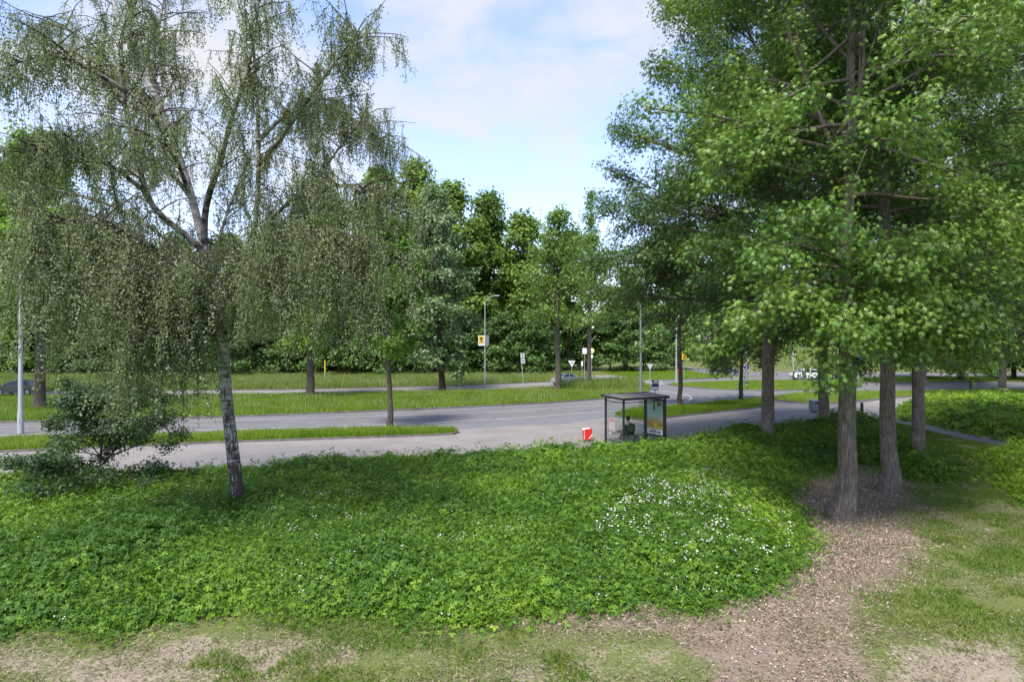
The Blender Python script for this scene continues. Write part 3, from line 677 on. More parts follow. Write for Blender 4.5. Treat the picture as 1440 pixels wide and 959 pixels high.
# --- shrubs at the foot of the wood
pb = make_tree(91, 8.5, .12, .3, lambda u: 4.6 * (1 - u) ** .5 + .5, 34, (5, 62), -.25, 6, 3, .42, 9, .55, .5, WIDE, .6, k=4, flare=1.0)
G_S = 'dark shrubs along the foot of the wood'
shrub0 = None
rs = random.Random(5)
for i, px in enumerate(list(range(-260, 770, 46))):
    D = 100 + rs.uniform(-1, 4); s = rs.uniform(.85, 1.2) * (1.15 if px > 600 else 1.0); loc = ((px - 720) * D / FPX, D, 0)
    if shrub0 is None: shrub0 = plant_tree('shrub', loc, pb, MAT['shrub_leaf'], MAT['dark_bark'], 'dark leafy shrub in the row at the foot of the wood', 'shrub', G_S, 0, s)
    else: replant(shrub0, loc, 'dark leafy shrub in the row at the foot of the wood', i * 1.7, s, G_S)
for i, (px, D, s) in enumerate([(768, 116, .9), (812, 118, 1.1), (858, 117, 1.25), (905, 119, 1.2), (948, 124, 1.0)]):
    replant(shrub0, ((px - 720) * D / FPX, D, .3), 'broad glossy shrub in the clump behind the side road', i * 2.2, (s * 1.05, s, s * .85), 'glossy shrubs behind the side road')
# --- the depth of the wood, one mass
def woodland():
    rng = np.random.RandomState(7); T = []; Wd = Wood()
    for x in np.arange(-170, 175, 7.5):
        for row, Y in enumerate((121, 134, 148)):
            if x > 8 and row < 2: continue
            X = x + rng.normal(0, 2); y = Y + rng.normal(0, 2.5) + (36 if x > 8 else 0); H = rng.uniform(17, 24) * (1.0 if x < 8 else .9)
            z0 = float(hill(np.array(X), np.array(y)))
            Wd.add([(X, y, z0 - .2), (X, y, z0 + H * .5), (X, y, z0 + H * .9)], (.3, .2, .05), 5)
            n = 2100; u = rng.rand(n) ** .8; a = rng.rand(n) * 2 * PI; r = (4.6 * np.sqrt(np.clip(1 - u ** 2.2, 0, 1)) + .4) * rng.rand(n) ** .35
            T.append(np.column_stack([X + r * np.cos(a), y + r * np.sin(a), z0 + .3 + u * H]))
    P = np.concatenate(T); N = rng.normal(0, .6, P.shape) + (0, -.3, .7); A = rng.normal(0, 1, P.shape)
    V, F, va = leaf_arrays(P, A, N, rng.uniform(.6, 1.1, len(P)), 1.0, rng.rand(len(P)), WIDE)
    Vw, Fw, _, _ = Wd.chunk()
    o = link('woodland', npmesh('woodland', [(V, F, 0, va), (Vw, Fw, 1, None)], [MAT['wood_leaf'], MAT['dark_bark']]))
    tag(o, 'deep mass of wood behind the front row of trees', 'woodland', kind='stuff')
woodland()

# ------------------------------------------------------------------ the weeping birch
def birch():
    rng = np.random.RandomState(3); bx0, by0 = gp(340, 733)
    def w(px, py, dy=0.0):
        D = by0 + dy; return np.array([(px - 720) * D / FPX - bx0, dy, CAM_H - (py - 479.5) * D / FPX])
    tr = [w(341, 745), w(340, 725), w(335, 700), w(329, 650), w(322, 590), w(317, 540), w(314, 490), w(311, 445), w(303, 395), w(287, 345), w(270, 280), w(250, 215), w(225, 150), w(195, 90), w(165, 20), w(150, -50), w(140, -130), w(135, -200)]
    tr = np.array(curve(tr, 3)); f = np.linspace(0, 1, len(tr))
    Lb = Wood(); T = Wood(); T.add(tr, np.maximum(.20 * (1 - f) ** .85 + .02 + .09 * np.exp(-f / .03), .02), 14)
    B = Wood(); limbs = []
    spec = [[(303, 400, 0), (282, 350, -.3), (215, 290, -.8), (192, 215, -1.2), (176, 150, -1.5), (170, 80, -1.6), (178, 0, -1.5), (180, -90, -1.4)],
            [(312, 445, 0), (330, 395, .3), (354, 350, .5), (363, 250, .6), (362, 150, .5), (356, 60, .5), (350, -40, .5), (345, -140, .6)],
            [(287, 345, 0), (290, 290, -.5), (310, 225, -1.2), (325, 170, -1.8), (345, 110, -2.2), (360, 40, -2.4), (370, -60, -2.5)],
            [(345, 370, .4), (372, 340, 1.0), (410, 300, 1.6), (455, 240, 2.0), (490, 190, 2.2), (520, 160, 2.4)],
            [(362, 235, .6), (395, 195, .2), (430, 145, -.3), (470, 90, -.8), (495, 60, -1.0), (505, 50, -1.2)],
            [(240, 190, 0), (200, 140, .8), (150, 85, 1.6), (100, 45, 2.2), (50, 25, 2.8)],
            [(303, 395, 0), (250, 350, 1.0), (180, 300, 2.0), (110, 275, 2.6), (40, 262, 3.0), (-20, 270, 3.2)],
            [(311, 440, 0), (270, 395, -1.0), (220, 350, -2.0), (160, 320, -2.8), (90, 310, -3.2), (20, 330, -3.4)],
            [(305, 400, 0), (330, 370, -1.0), (365, 345, -2.0), (410, 330, -2.7), (455, 330, -3.2), (500, 345, -3.5)],
            [(318, 470, 0), (290, 420, -1.2), (262, 385, -2.2), (235, 375, -3.0), (205, 385, -3.6)],
            [(270, 280, 0), (235, 240, 1.4), (190, 215, 2.6), (130, 195, 3.4), (70, 190, 4.0)],
            [(362, 200, .5), (400, 165, 1.4), (450, 150, 2.4), (500, 170, 3.0), (530, 200, 3.3)],
            [(354, 345, .5), (400, 290, -.2), (450, 265, -.8), (500, 265, -1.2), (540, 285, -1.5)],
            [(225, 150, 0), (215, 90, 1.5), (225, 30, 2.4), (240, -50, 3.0)],
            [(180, 130, -1.5), (130, 100, -2.0), (80, 80, -2.6), (20, 90, -3.0), (-30, 120, -3.2)],
            [(300, 390, 0), (310, 330, 1.8), (330, 270, 3.2), (350, 220, 4.2)],
            [(205, 270, -.9), (150, 230, -1.6), (90, 210, -2.2), (30, 215, -2.6)],
            [(265, 270, 0), (250, 230, -1.6), (230, 190, -2.8), (205, 150, -3.8)]]
    for sp in spec:
        p = np.array(curve([w(*q) for q in sp], 4)); n = len(p)
        r0 = .115 if sp in spec[:3] else .075
        Lb.add(p, np.linspace(r0, .016, n), 8); limbs.append((p, sp in spec[:3]))
    St_p, St_v = [], []; P, A, VV = [], [], []
    nst = 0
    for li, (p, big) in enumerate(limbs + [(tr[24:], True)]):
        nsec = 28 if big else 30
        for s in range(nsec):
            t = .22 + .78 * (s + rng.rand()) / nsec; q, d = interp(p, min(t, .999)); d = nrm(d)
            a = rng.rand() * 2 * PI; out = np.array([math.cos(a), math.sin(a), .55]); d2 = nrm(d * .5 + out)
            L = rng.uniform(.7, 2.1) * (1.1 if not big else 1.0)
            sec = walk(rng, q, d2, L, 5, (0, 0, -.6), .26); B.add(sec, np.linspace(.022, .007, 6), 5)
            for h in range(8 if q[2] > 9.0 else 13):
                tt = .15 + .85 * rng.rand(); o, _ = interp(sec, min(tt, .999))
                z = o[2]
                low = 1.7 if -5.0 < o[0] < -.3 else (2.8 if o[0] <= -5 else 4.8)
                lo_ = rng.uniform(.5, 1.5) if z > 9.5 else rng.uniform(1.0, 4.4)
                ln = min(lo_, max(.4, z - low - rng.uniform(0, 1.6)))
                if o[0] < -3.6 and rng.rand() < (.45 if z < 9 else .3): continue
                if z < 6.5 and -.2 < o[0] < 1.2 and rng.rand() < .6: continue
                if 8.6 < z < 13.6 and -2.9 < o[0] < .5 and rng.rand() < .55: continue
                dr = np.array([rng.normal(0, .28), rng.normal(0, .28), -1.0])
                st = walk(rng, o, dr, ln, 4, (0, 0, -.35), .13)
                B.add(st, np.linspace(.009, .004, 5), 3)
                m = int(ln * 50) + 6; u = rng.rand(m); seg = np.minimum((u * 4).astype(int), 3); fr = u * 4 - seg
                pts = st[seg] * (1 - fr)[:, None] + st[seg + 1] * fr[:, None]
                P.append(pts + rng.normal(0, .055, pts.shape)); VV.append(np.clip(rng.rand() * .6 + rng.rand(m) * .4, 0, 1)); nst += 1
    P = np.concatenate(P); VV = np.concatenate(VV); n = len(P)
    A = rng.normal(0, .55, (n, 3)) + (0, 0, -.8); N = rng.normal(0, 1, (n, 3)) + (0, -.1, .45)
    V, F, va = leaf_arrays(P, A, N, rng.uniform(.045, .07, n), 1.15, VV, RHOMB)
    t = empty('birch_tree', (bx0, by0, 0), 'weeping silver birch with a leaning white and black trunk in the brambles', 'tree')
    link('trunk', npmesh('trunk', [T.chunk()], [MAT['birch_bark']], True), t)
    link('limbs', npmesh('limbs', [Lb.chunk()], [MAT['birch_limb']], True), t)
    link('twigs', npmesh('twigs', [B.chunk()], [MAT['twig']], True), t)
    link('crown', npmesh('crown', [(V, F, 0, va)], [MAT['birch_leaf']]), t)
    print('birch strands', nst, 'leaves', n)
birch()

# --- hawthorn at the left, in the brambles
ph = make_tree(103, 3.0, .07, .25, lambda u: 2.5 * (1 - u) ** .35 + .4, 22, (10, 50), -.2, 10, 6, .085, 40, .2, .8, RHOMB, .7, flare=1.3, lean=(.05, 0), wid=1.3)
plant_tree('hawthorn', (*gp(142, 705), 0), ph, MAT['thorn_leaf'], MAT['dark_bark'], 'low dark spreading thorn bush with crooked stems at the left of the brambles', 'shrub', sc=(1.25, 1.1, 1.0))

# ------------------------------------------------------------------ brambles
THICKET = curve([gp(-260, 870), gp(-60, 884), gp(40, 888), gp(130, 893), gp(220, 880), gp(300, 868), gp(380, 858), gp(460, 860), gp(560, 872), gp(640, 874), gp(740, 862), gp(850, 853), gp(920, 850), gp(965, 858), gp(1010, 845), gp(1070, 832), gp(1110, 800), gp(1128, 760), gp(1118, 715),
                 gp(1112, 690), gp(1150, 664), gp(1200, 652), gp(1240, 656), gp(1270, 672), gp(1330, 680), gp(1336, 655), gp(1300, 628), gp(1250, 604), gp(1222, 592), gp(1190, 586), (22, 44.2), (16.6, 39.7), (12.2, 36.7), (9.6, 34.3), (8.9, 33.6), (5.8, 31.8), (1, 30.2), (-4, 28.7), (-12, 26.4), (-25, 22.4), (-34, 19.5)], 3, True)
EAST_A = curve([gp(1262, 588), gp(1300, 596), gp(1350, 606), gp(1440, 626), gp(1560, 648), gp(1700, 600), gp(1600, 566), gp(1440, 562), gp(1350, 562), gp(1285, 566), gp(1262, 575)], 3, True)
EAST_B = curve([gp(1378, 640), gp(1388, 665), gp(1412, 692), gp(1445, 715), gp(1520, 740), gp(1640, 730), gp(1640, 660), gp(1500, 645), gp(1420, 634)], 3, True)
def mound(poly, x, y, base, seed):
    d = np.where(inside(poly, x, y), edge_dist(poly, x, y), 0)
    e = np.clip(d / 2.4, 0, 1); e = e * (2 - e)
    h = base * (.35 + 1.25 * fbm(x * .42, y * .42, seed, 4)) + .42 * (fbm(x * 1.3, y * 1.3, seed + 9, 3) - .5)
    return h * e
FLOWER = gp(960, 752)
def h_main(x, y):
    r = ((x - FLOWER[0]) / 2.6) ** 2 + ((y - FLOWER[1] - .6) / 2.4) ** 2
    r2 = ((x - gp(820, 690)[0]) / 1.5) ** 2 + ((y - 22.5) / 1.6) ** 2
    near_sh = np.exp(-(((x - 6.6) / 2.6) ** 2 + ((y - 32.2) / 1.6) ** 2))
    return mound(THICKET, x, y, .66, 21) * (1 - .65 * near_sh) + .34 * np.exp(-r) * (inside(THICKET, x, y)) + .35 * np.exp(-r2)
def thicket(name, poly, hf, dens, seed, label, size=(.042, .078), flowers=0):
    rng = np.random.RandomState(seed)
    q = scatter(poly, dens, rng); q = q[rng.rand(len(q)) < np.clip(19 / q[:, 1], .3, 1) ** 1.6]; q = q[fbm(q[:, 0] * 1.5, q[:, 1] * 1.5, seed + 40, 3) > .36]; m = 11; n = len(q)
    az = rng.rand(n) * 2 * PI; az = az * .55 + PI * .65 + np.where(rng.rand(n) < .5, 0, PI) * .6
    L = rng.uniform(.45, 1.25, n); s = np.linspace(0, 1, m)
    wild = rng.rand(n) < .045; lift = np.where(wild, rng.uniform(.28, .6, n), rng.uniform(.0, .22, n)); L = np.where(wild, L * 1.4 + .3, L)
    X = q[:, :1] + np.cos(az)[:, None] * L[:, None] * s; Y = q[:, 1:] + np.sin(az)[:, None] * L[:, None] * s
    Z = hf(X, Y) + lift[:, None] * np.sin(s * PI * .9 + .25) - .06
    P = np.stack([X, Y, Z], -1).reshape(-1, 3) + rng.normal(0, .04, (n * m, 3))
    g = .15; xx, yy = P[:, 0], P[:, 1]
    gx = (hf(xx + g, yy) - hf(xx - g, yy)) / (2 * g); gy = (hf(xx, yy + g) - hf(xx, yy - g)) / (2 * g)
    keep = P[:, 2] > .015
    N = np.column_stack([-gx, -gy, np.ones(len(P))]) + rng.normal(0, .55, P.shape)
    A = np.column_stack([np.repeat(np.cos(az), m), np.repeat(np.sin(az), m), np.zeros(len(P)) - .25]) + rng.normal(0, .6, P.shape)
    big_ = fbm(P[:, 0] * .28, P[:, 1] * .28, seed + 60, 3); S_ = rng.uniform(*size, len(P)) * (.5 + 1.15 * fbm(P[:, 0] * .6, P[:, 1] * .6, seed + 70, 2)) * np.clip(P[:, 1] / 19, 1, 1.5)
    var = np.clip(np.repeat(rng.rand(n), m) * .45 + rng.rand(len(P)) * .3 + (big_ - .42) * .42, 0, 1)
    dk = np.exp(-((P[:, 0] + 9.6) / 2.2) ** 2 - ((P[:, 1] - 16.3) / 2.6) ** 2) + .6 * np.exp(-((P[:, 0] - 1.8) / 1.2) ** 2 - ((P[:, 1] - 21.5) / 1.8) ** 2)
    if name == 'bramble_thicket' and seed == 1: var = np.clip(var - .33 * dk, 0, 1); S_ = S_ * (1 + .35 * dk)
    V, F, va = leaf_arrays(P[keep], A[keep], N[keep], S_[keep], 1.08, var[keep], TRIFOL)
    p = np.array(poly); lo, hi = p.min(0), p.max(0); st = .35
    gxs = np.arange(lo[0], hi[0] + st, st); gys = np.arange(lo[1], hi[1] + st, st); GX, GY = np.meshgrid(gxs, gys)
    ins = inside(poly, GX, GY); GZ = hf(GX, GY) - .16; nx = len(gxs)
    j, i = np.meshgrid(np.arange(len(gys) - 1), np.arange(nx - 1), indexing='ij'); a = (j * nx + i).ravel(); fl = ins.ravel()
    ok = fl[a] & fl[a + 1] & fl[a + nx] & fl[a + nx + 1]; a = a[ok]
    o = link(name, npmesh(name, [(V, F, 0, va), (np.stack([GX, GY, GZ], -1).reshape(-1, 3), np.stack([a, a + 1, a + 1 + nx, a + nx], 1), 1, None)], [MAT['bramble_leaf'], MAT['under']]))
    tag(o, label, 'brambles', kind='stuff'); print(name, 'leaves', keep.sum() * 3)
thicket('bramble_thicket', THICKET, h_main, 150, 1, 'wide low thicket of bright green brambles before the footpath')
thicket('bramble_thicket', EAST_A, lambda x, y: mound(EAST_A, x, y, .62, 33), 60, 2, 'bramble thicket at the right between path and road', (.1, .16))
thicket('bramble_thicket', EAST_B, lambda x, y: mound(EAST_B, x, y, .75, 41), 80, 3, 'bramble thicket at the right edge beside the bare ground')
def blossoms():
    rng = np.random.RandomState(9); c = []
    fl = [gp(830, 775), gp(865, 735), gp(915, 690), gp(985, 672), gp(1050, 695), gp(1112, 735), gp(1112, 785), gp(1040, 812), gp(950, 815), gp(870, 790)]
    q = scatter(fl, 15, rng); q = q[fbm(q[:, 0] * 1.1, q[:, 1] * 1.1, 77, 2) > .36 + .22 * rng.rand(len(q))]; c.append(q)
    q = scatter([gp(930, 790), gp(985, 790), gp(985, 850), gp(940, 850)], 3, rng); c.append(q)
    q = scatter(THICKET, 1.7, rng); q = q[(fbm(q[:, 0] * .35, q[:, 1] * .35, 70, 2) > .5) & (q[:, 1] < 26) & (q[:, 0] < 6)]; c.append(q)
    q = np.concatenate(c); k = 4; z = h_main(q[:, 0], q[:, 1]) + .12
    P = np.repeat(np.column_stack([q, z]), k, 0) + rng.normal(0, 1, (len(q) * k, 3)) * (.07, .07, .04)
    big = np.repeat((np.hypot(q[:, 0] - FLOWER[0], q[:, 1] - FLOWER[1]) < 4) * .006 + .016, k)
    ch = []
    for j in range(5):
        a = j * 2 * PI / 5; A = np.tile((math.cos(a), math.sin(a), .25), (len(P), 1)); N = np.tile((0., -.25, 1.), (len(P), 1)) + rng.normal(0, .15, P.shape)
        V, F, va = leaf_arrays(P, A, N, big, 1.3, np.full(len(P), .5), RHOMB); ch.append((V, F, 0, va))
    tag(link('bramble_blossom', npmesh('bramble_blossom', ch, [MAT['petal']])), 'small white blossoms scattered over the brambles', 'blossom', kind='stuff')
blossoms()

# ------------------------------------------------------------------ grass and fallen leaves
def grass(name, poly, dens, h, wd, z, mat, label, seed, lean=.35, cat='grass', thin=None, pale=0.0):
    rng = np.random.RandomState(seed); q = scatter(poly, dens, rng)
    if thin is not None: q = q[rng.rand(len(q)) < thin(q[:, 0], q[:, 1])]
    n = len(q); a = rng.rand(n) * 2 * PI; patch = fbm(q[:, 0] * .5, q[:, 1] * .5, seed + 3, 3)
    H = h * rng.uniform(.5, 1.25, n) * (.55 + .9 * patch); zz = z + (hill(q[:, 0], q[:, 1]))
    b = np.column_stack([q, zz]); s = np.column_stack([np.cos(a), np.sin(a), np.zeros(n)]) * (wd * rng.uniform(.6, 1.2, n))[:, None] / 2
    a2 = rng.rand(n) * 2 * PI; tip = b + np.column_stack([np.cos(a2) * lean * H, np.sin(a2) * lean * H, H])
    mid = (b + tip) / 2 + np.array([0, 0, .12]) * H[:, None]
    V = np.stack([b - s, b + s, mid + s * .8, tip, mid - s * .8], 1).reshape(-1, 3)
    F = (np.arange(n) * 5)[:, None] + np.arange(5)[None]
    var = np.clip(patch * .5 + rng.rand(n) * .5 + pale, 0, 1)
    tag(link(name, npmesh(name, [(V, F, 0, np.repeat(var, 5))], [MAT[mat]])), label, cat, kind='stuff')
clipx = lambda lo, hi: (lambda x, y: ((x / np.maximum(y, 1) > lo) & (x / np.maximum(y, 1) < hi)).astype(float))
view = clipx(-.95, .95)
grass('long_grass', STRIP1, 420, .34, .022, .1, 'grass', 'bright long grass on the narrow strip beside the footpath', 1, thin=view)
grass('long_grass', STRIP2, 380, .36, .024, .1, 'grass', 'bright long grass on the strip behind the bus shelter', 2)
grass('long_grass', MEDIAN, 140, .27, .034, .1, 'grass', 'tall seeding grass on the median', 3, thin=view)
grass('lawn_grass', ISLE_BIG, 60, .16, .04, .1, 'grass', 'mown grass on the large roundabout island', 4)
grass('lawn_grass', ISLE_LOW, 90, .20, .035, .1, 'grass', 'mown grass on the island beside the right footpath', 5, thin=view)
grass('lawn_grass', ISLE_FAR, 40, .15, .05, .1, 'grass', 'mown grass on the thin far island', 6)
grass('lawn_grass', ISLE_EAST, 30, .16, .05, .1, 'grass', 'mown grass between the far right roads', 7, thin=view)
VERGE = [(-90, 66.2), (-55, 68.8), (-25.7, 71.8), (-6.9, 77.8), (5.7, 86.3), (11.5, 99), (12, 104), (4, 106), (-20, 102), (-60, 102), (-100, 100)]
grass('tall_meadow', VERGE, 55, .7, .05, .0, 'meadow', 'tall pale cow parsley and grass before the wood', 8, thin=view, lean=.25)
PATCH = [(5, 72.5), (10.4, 79.0), (13, 81.8), (15.6, 79.5), (15.4, 74), (13, 69), (8, 68)]
grass('tall_meadow', PATCH, 60, 1.05, .045, .1, 'meadow', 'tall pale grass at the right end of the median', 12, lean=.25)
grass('tall_meadow', MEDIAN, 14, .46, .03, .1, 'meadow', 'pale seed heads over the median grass', 13, thin=view, lean=.2)
BANK = [(44, 150), (62, 117), (110, 112), (150, 112), (150, 175), (60, 178)]
grass('tall_meadow', BANK, 10, .7, .12, .0, 'meadow', 'pale green meadow bank beyond the roundabout', 9)
FARL = [gp(836, 522.3), gp(845, 521), gp(955, 519.5), gp(962, 522), gp(985, 524.5), gp(990, 526.5), gp(930, 529), gp(880, 531.8)]
grass('lawn_grass', FARL, 30, .2, .06, .0, 'grass', 'grass before the glossy shrubs', 10)
LAWN = [(-24, 5.5), (24, 5.5), (34, 34), (24, 44), (18, 30), (9, 24), (-24, 14)]
def lawn_thin(x, y):
    lit, sa = near_masks(x, y); g = fbm(x * 1.1, y * 1.1, 55, 4)
    th = inside(THICKET, x, y) | inside(EAST_A, x, y) | inside(EAST_B, x, y)
    lane = edge_dist(LANE, x, y, False) < .95
    return np.where(th | lane, 0, np.clip((g - .36 - sa * .28) * 6, .03, 1) * np.clip(1.05 - lit * 1.25, .03, 1)) * view(x, y)
grass('lawn_grass', LAWN, 900, .085, .019, 0, 'lawn', 'short worn lawn in the foreground', 11, lean=.9, thin=lawn_thin)
rngs = np.random.RandomState(14)
def flakes(name, q, size, mat, label, cat, wid, tilt, seed, z=.012):
    rng = np.random.RandomState(seed); n = len(q)
    zz = (fbm(q[:, 0] * .5, q[:, 1] * .5, 3) - .5) * .16 + (fbm(q[:, 0] * 2.2, q[:, 1] * 2.2, 5, 2) - .5) * .05
    P = np.column_stack([q, np.where(q[:, 1] < 25, zz, 0) + z + rng.rand(n) * .02]); N = rng.normal(0, tilt, (n, 3)) + (0, 0, 1); A = rng.normal(0, 1, (n, 3)) * (1, 1, .15)
    V, F, va = leaf_arrays(P, A, N, rng.uniform(*size, n), wid, rng.rand(n), WIDE)
    tag(link(name, npmesh(name, [(V, F, 0, va)], [MAT[mat]])), label, cat, kind='stuff')
q = scatter([(-6, 9), (16, 8), (16, 26), (6, 26), (4, 14), (-6, 13)], 650, rngs); l_, s_ = near_masks(q[:, 0], q[:, 1])
q = q[(rngs.rand(len(q)) < np.clip(l_ * 1.5 - .35 + (fbm(q[:, 0] * 1.5, q[:, 1] * 1.5, 31, 3) - .5) * 1.1, 0.03, 1) * np.clip((q[:, 1] - 9.5) / 6, .25, 1)) & ~inside(THICKET, q[:, 0], q[:, 1])]
flakes('leaf_litter', q, (.028, .065), 'litter', 'dry brown leaves lying round the oak trunks', 'leaf litter', .8, .55, 15)
q = scatter([(-16, 7.5), (18, 7.5), (26, 30), (14, 30), (8, 22), (4, 14), (-18, 15)], 520, rngs); l_, s_ = near_masks(q[:, 0], q[:, 1])
q = q[(rngs.rand(len(q)) < np.clip(fbm(q[:, 0] * .9, q[:, 1] * .9, 91, 3) * 2.2 - .95 + s_ * .8, .02, 1)) & ~inside(THICKET, q[:, 0], q[:, 1]) & ~inside(EAST_B, q[:, 0], q[:, 1])]
flakes('dry_grass', q, (.07, .16), 'straw', 'dry straw coloured cuttings on the worn lawn', 'dry grass', .12, .25, 16)

# ------------------------------------------------------------------ bus shelter
SH_RZ = math.atan2(.49, .87)
sh = empty('bus_shelter', (5.79, 33.2, .03), 'black framed glass bus shelter with a flat grey roof and advert', 'bus shelter', rz=SH_RZ)
def pbx(name, c, d, mat, parent, bev=0.0): return MB().box(c, d, bev=bev).build(name, MAT[mat], parent)
LN, DP, HT = 2.87, 1.5, 2.42
for x in (0, LN / 2, LN):
    for y in (0, DP):
        if x == LN / 2 and y == DP: continue
        b = MB().box((x, y, HT / 2), (.085, .085, HT)); b.box((x, y, .015), (.16, .16, .03)); b.build('post', MAT['black_steel'], sh)
rf = MB(); pr = [(-.14, -.12, HT + .0), (-.14, DP + .18, HT + .09), (-.14, DP + .18, HT + .16), (-.14, -.12, HT + .07)]
rf.prism(pr, (LN + .28, 0, 0)); roof = rf.build('roof', MAT['roof'], sh)
e = MB(); e.box((LN / 2, -.14, HT + .03), (LN + .34, .04, .13)); e.box((LN / 2, DP + .2, HT + .12), (LN + .34, .04, .13))
for x in (-.165, LN + .165): e.prism([(x - .02, -.12, HT - .03), (x - .02, DP + .18, HT + .06), (x - .02, DP + .18, HT + .18), (x - .02, -.12, HT + .09)], (.04, 0, 0))
e.build('edge_beam', MAT['black_steel'], roof)
sm = MB()
for x in (LN * .33, LN * .66): sm.prism([(x, -.1, HT + .072), (x, DP + .16, HT + .162), (x, DP + .16, HT + .175), (x, -.1, HT + .085)], (.03, 0, 0))
sm.build('roof_seam', MAT['black_steel'], roof)
pbx('glass_pane', (LN / 4, 0, 1.22), (LN / 2 - .1, .012, 2.0), 'glass', sh); pbx('glass_pane', (LN * .75, 0, 1.22), (LN / 2 - .1, .012, 2.0), 'glass', sh)
pbx('glass_pane', (0, DP / 2, 1.22), (.012, DP - .1, 2.0), 'glass', sh)
for x in (LN / 4, LN * .75):
    for z in (.19, 2.26): pbx('rail', (x, 0, z), (LN / 2 - .09, .04, .05), 'black_steel', sh)
for z in (.19, 2.26): pbx('rail', (0, DP / 2, z), (.04, DP - .09, .05), 'black_steel', sh)
tt_ = pbx('timetable', (-.016, DP * .62, 1.05), (.012, .5, .62), 'notice_paper', sh); pbx('timetable_band', (-.026, DP * .62, 1.27), (.006, .44, .12), 'notice_red', tt_)
ad = MB().box((LN, DP / 2, 1.28), (.11, DP - .1, 2.06)).build('advert_panel', MAT['black_steel'], sh)
# the poster faces the bench; it is built in its own plane: u along the panel, v up
n = NT('poster_print'); co = n.coord(); sp = n.n('ShaderNodeSeparateXYZ'); n.l(co, sp.inputs[0])
v = n.math('ADD', sp.outputs['Z'], n.math('MULTIPLY', n.math('SUBTRACT', n.noise(co, 4.5, 5), .5), .28))
mr = n.n('ShaderNodeMapRange'); n.l(v, mr.inputs[0]); mr.inputs[1].default_value = .36; mr.inputs[2].default_value = 2.2
c = n.ramp(mr.outputs[0], [(.0, (.16, .10, .04)), (.12, (.28, .17, .06)), (.20, (.62, .46, .10)), (.28, (.40, .16, .06)), (.36, (.52, .30, .10)), (.44, (.55, .42, .25)), (.52, (.42, .52, .44)), (.75, (.36, .52, .44)), (1, (.44, .58, .48))])
MAT['poster'] = n.bsdf(c, .35)
PX = LN - .062
pbx('poster', (PX, DP / 2, 1.28), (.012, DP - .26, 1.86), 'poster', ad)
pbx('poster_footer', (PX - .008, DP / 2, .49), (.006, DP - .26, .28), 'white_panel', ad)
MB().prism([(PX - .012, DP / 2 - .30, .98), (PX - .012, DP / 2 + .22, 1.0), (PX - .012, DP / 2 - .06, .64)], (.004, 0, 0)).build('cheese_slice', MAT['yellow_panel'], ad)
MAT['ink'] = NT('dark_green_ink').bsdf((.012, .05, .02), .5); MAT['navy_ink'] = NT('navy_ink').bsdf((.03, .03, .10), .5); MAT['white_ink'] = NT('white_ink').bsdf((.8, .8, .8), .5); MAT['black_ink'] = NT('black_ink').bsdf((.02, .02, .02), .5)
def text(body, size, loc, rot, mat, parent, align='CENTER', bold=.0):
    cu = bpy.data.curves.new('lettering', 'FONT'); cu.body = body; cu.size = size; cu.align_x = align; cu.align_y = 'CENTER'; cu.extrude = .002; cu.offset = bold
    cu.materials.append(MAT[mat]); tmp = bpy.data.objects.new('lettering_curve', cu); COL.objects.link(tmp); bpy.context.view_layer.update()
    me = bpy.data.meshes.new_from_object(tmp.evaluated_get(bpy.context.evaluated_depsgraph_get())); bpy.data.objects.remove(tmp); me.name = 'lettering'
    o = link('lettering', me, parent); o.location = loc; o.rotation_euler = rot; return o
RT = (PI / 2, 0, -PI / 2)
text('1', .62, (PX - .012, DP / 2 + .06, 1.90), RT, 'ink', ad, bold=.03)
text('50', .30, (PX - .012, DP / 2 - .32, 2.02), RT, 'ink', ad, bold=.012)
text('\u20ac', .15, (PX - .012, DP / 2 + .36, 2.04), RT, 'ink', ad, bold=.006)
text('LEKKER mals', .16, (PX - .016, DP / 2 - .02, .49), RT, 'navy_ink', ad, bold=.006)
bn = MB().box((LN * .36, .36, .47), (1.7, .36, .045), bev=.012).build('bench', MAT['wood_seat'], sh)
for x in (.62, 1.1): pbx('bench_leg', (x, .36, .225), (.08, .2, .45), 'grey_steel', bn)

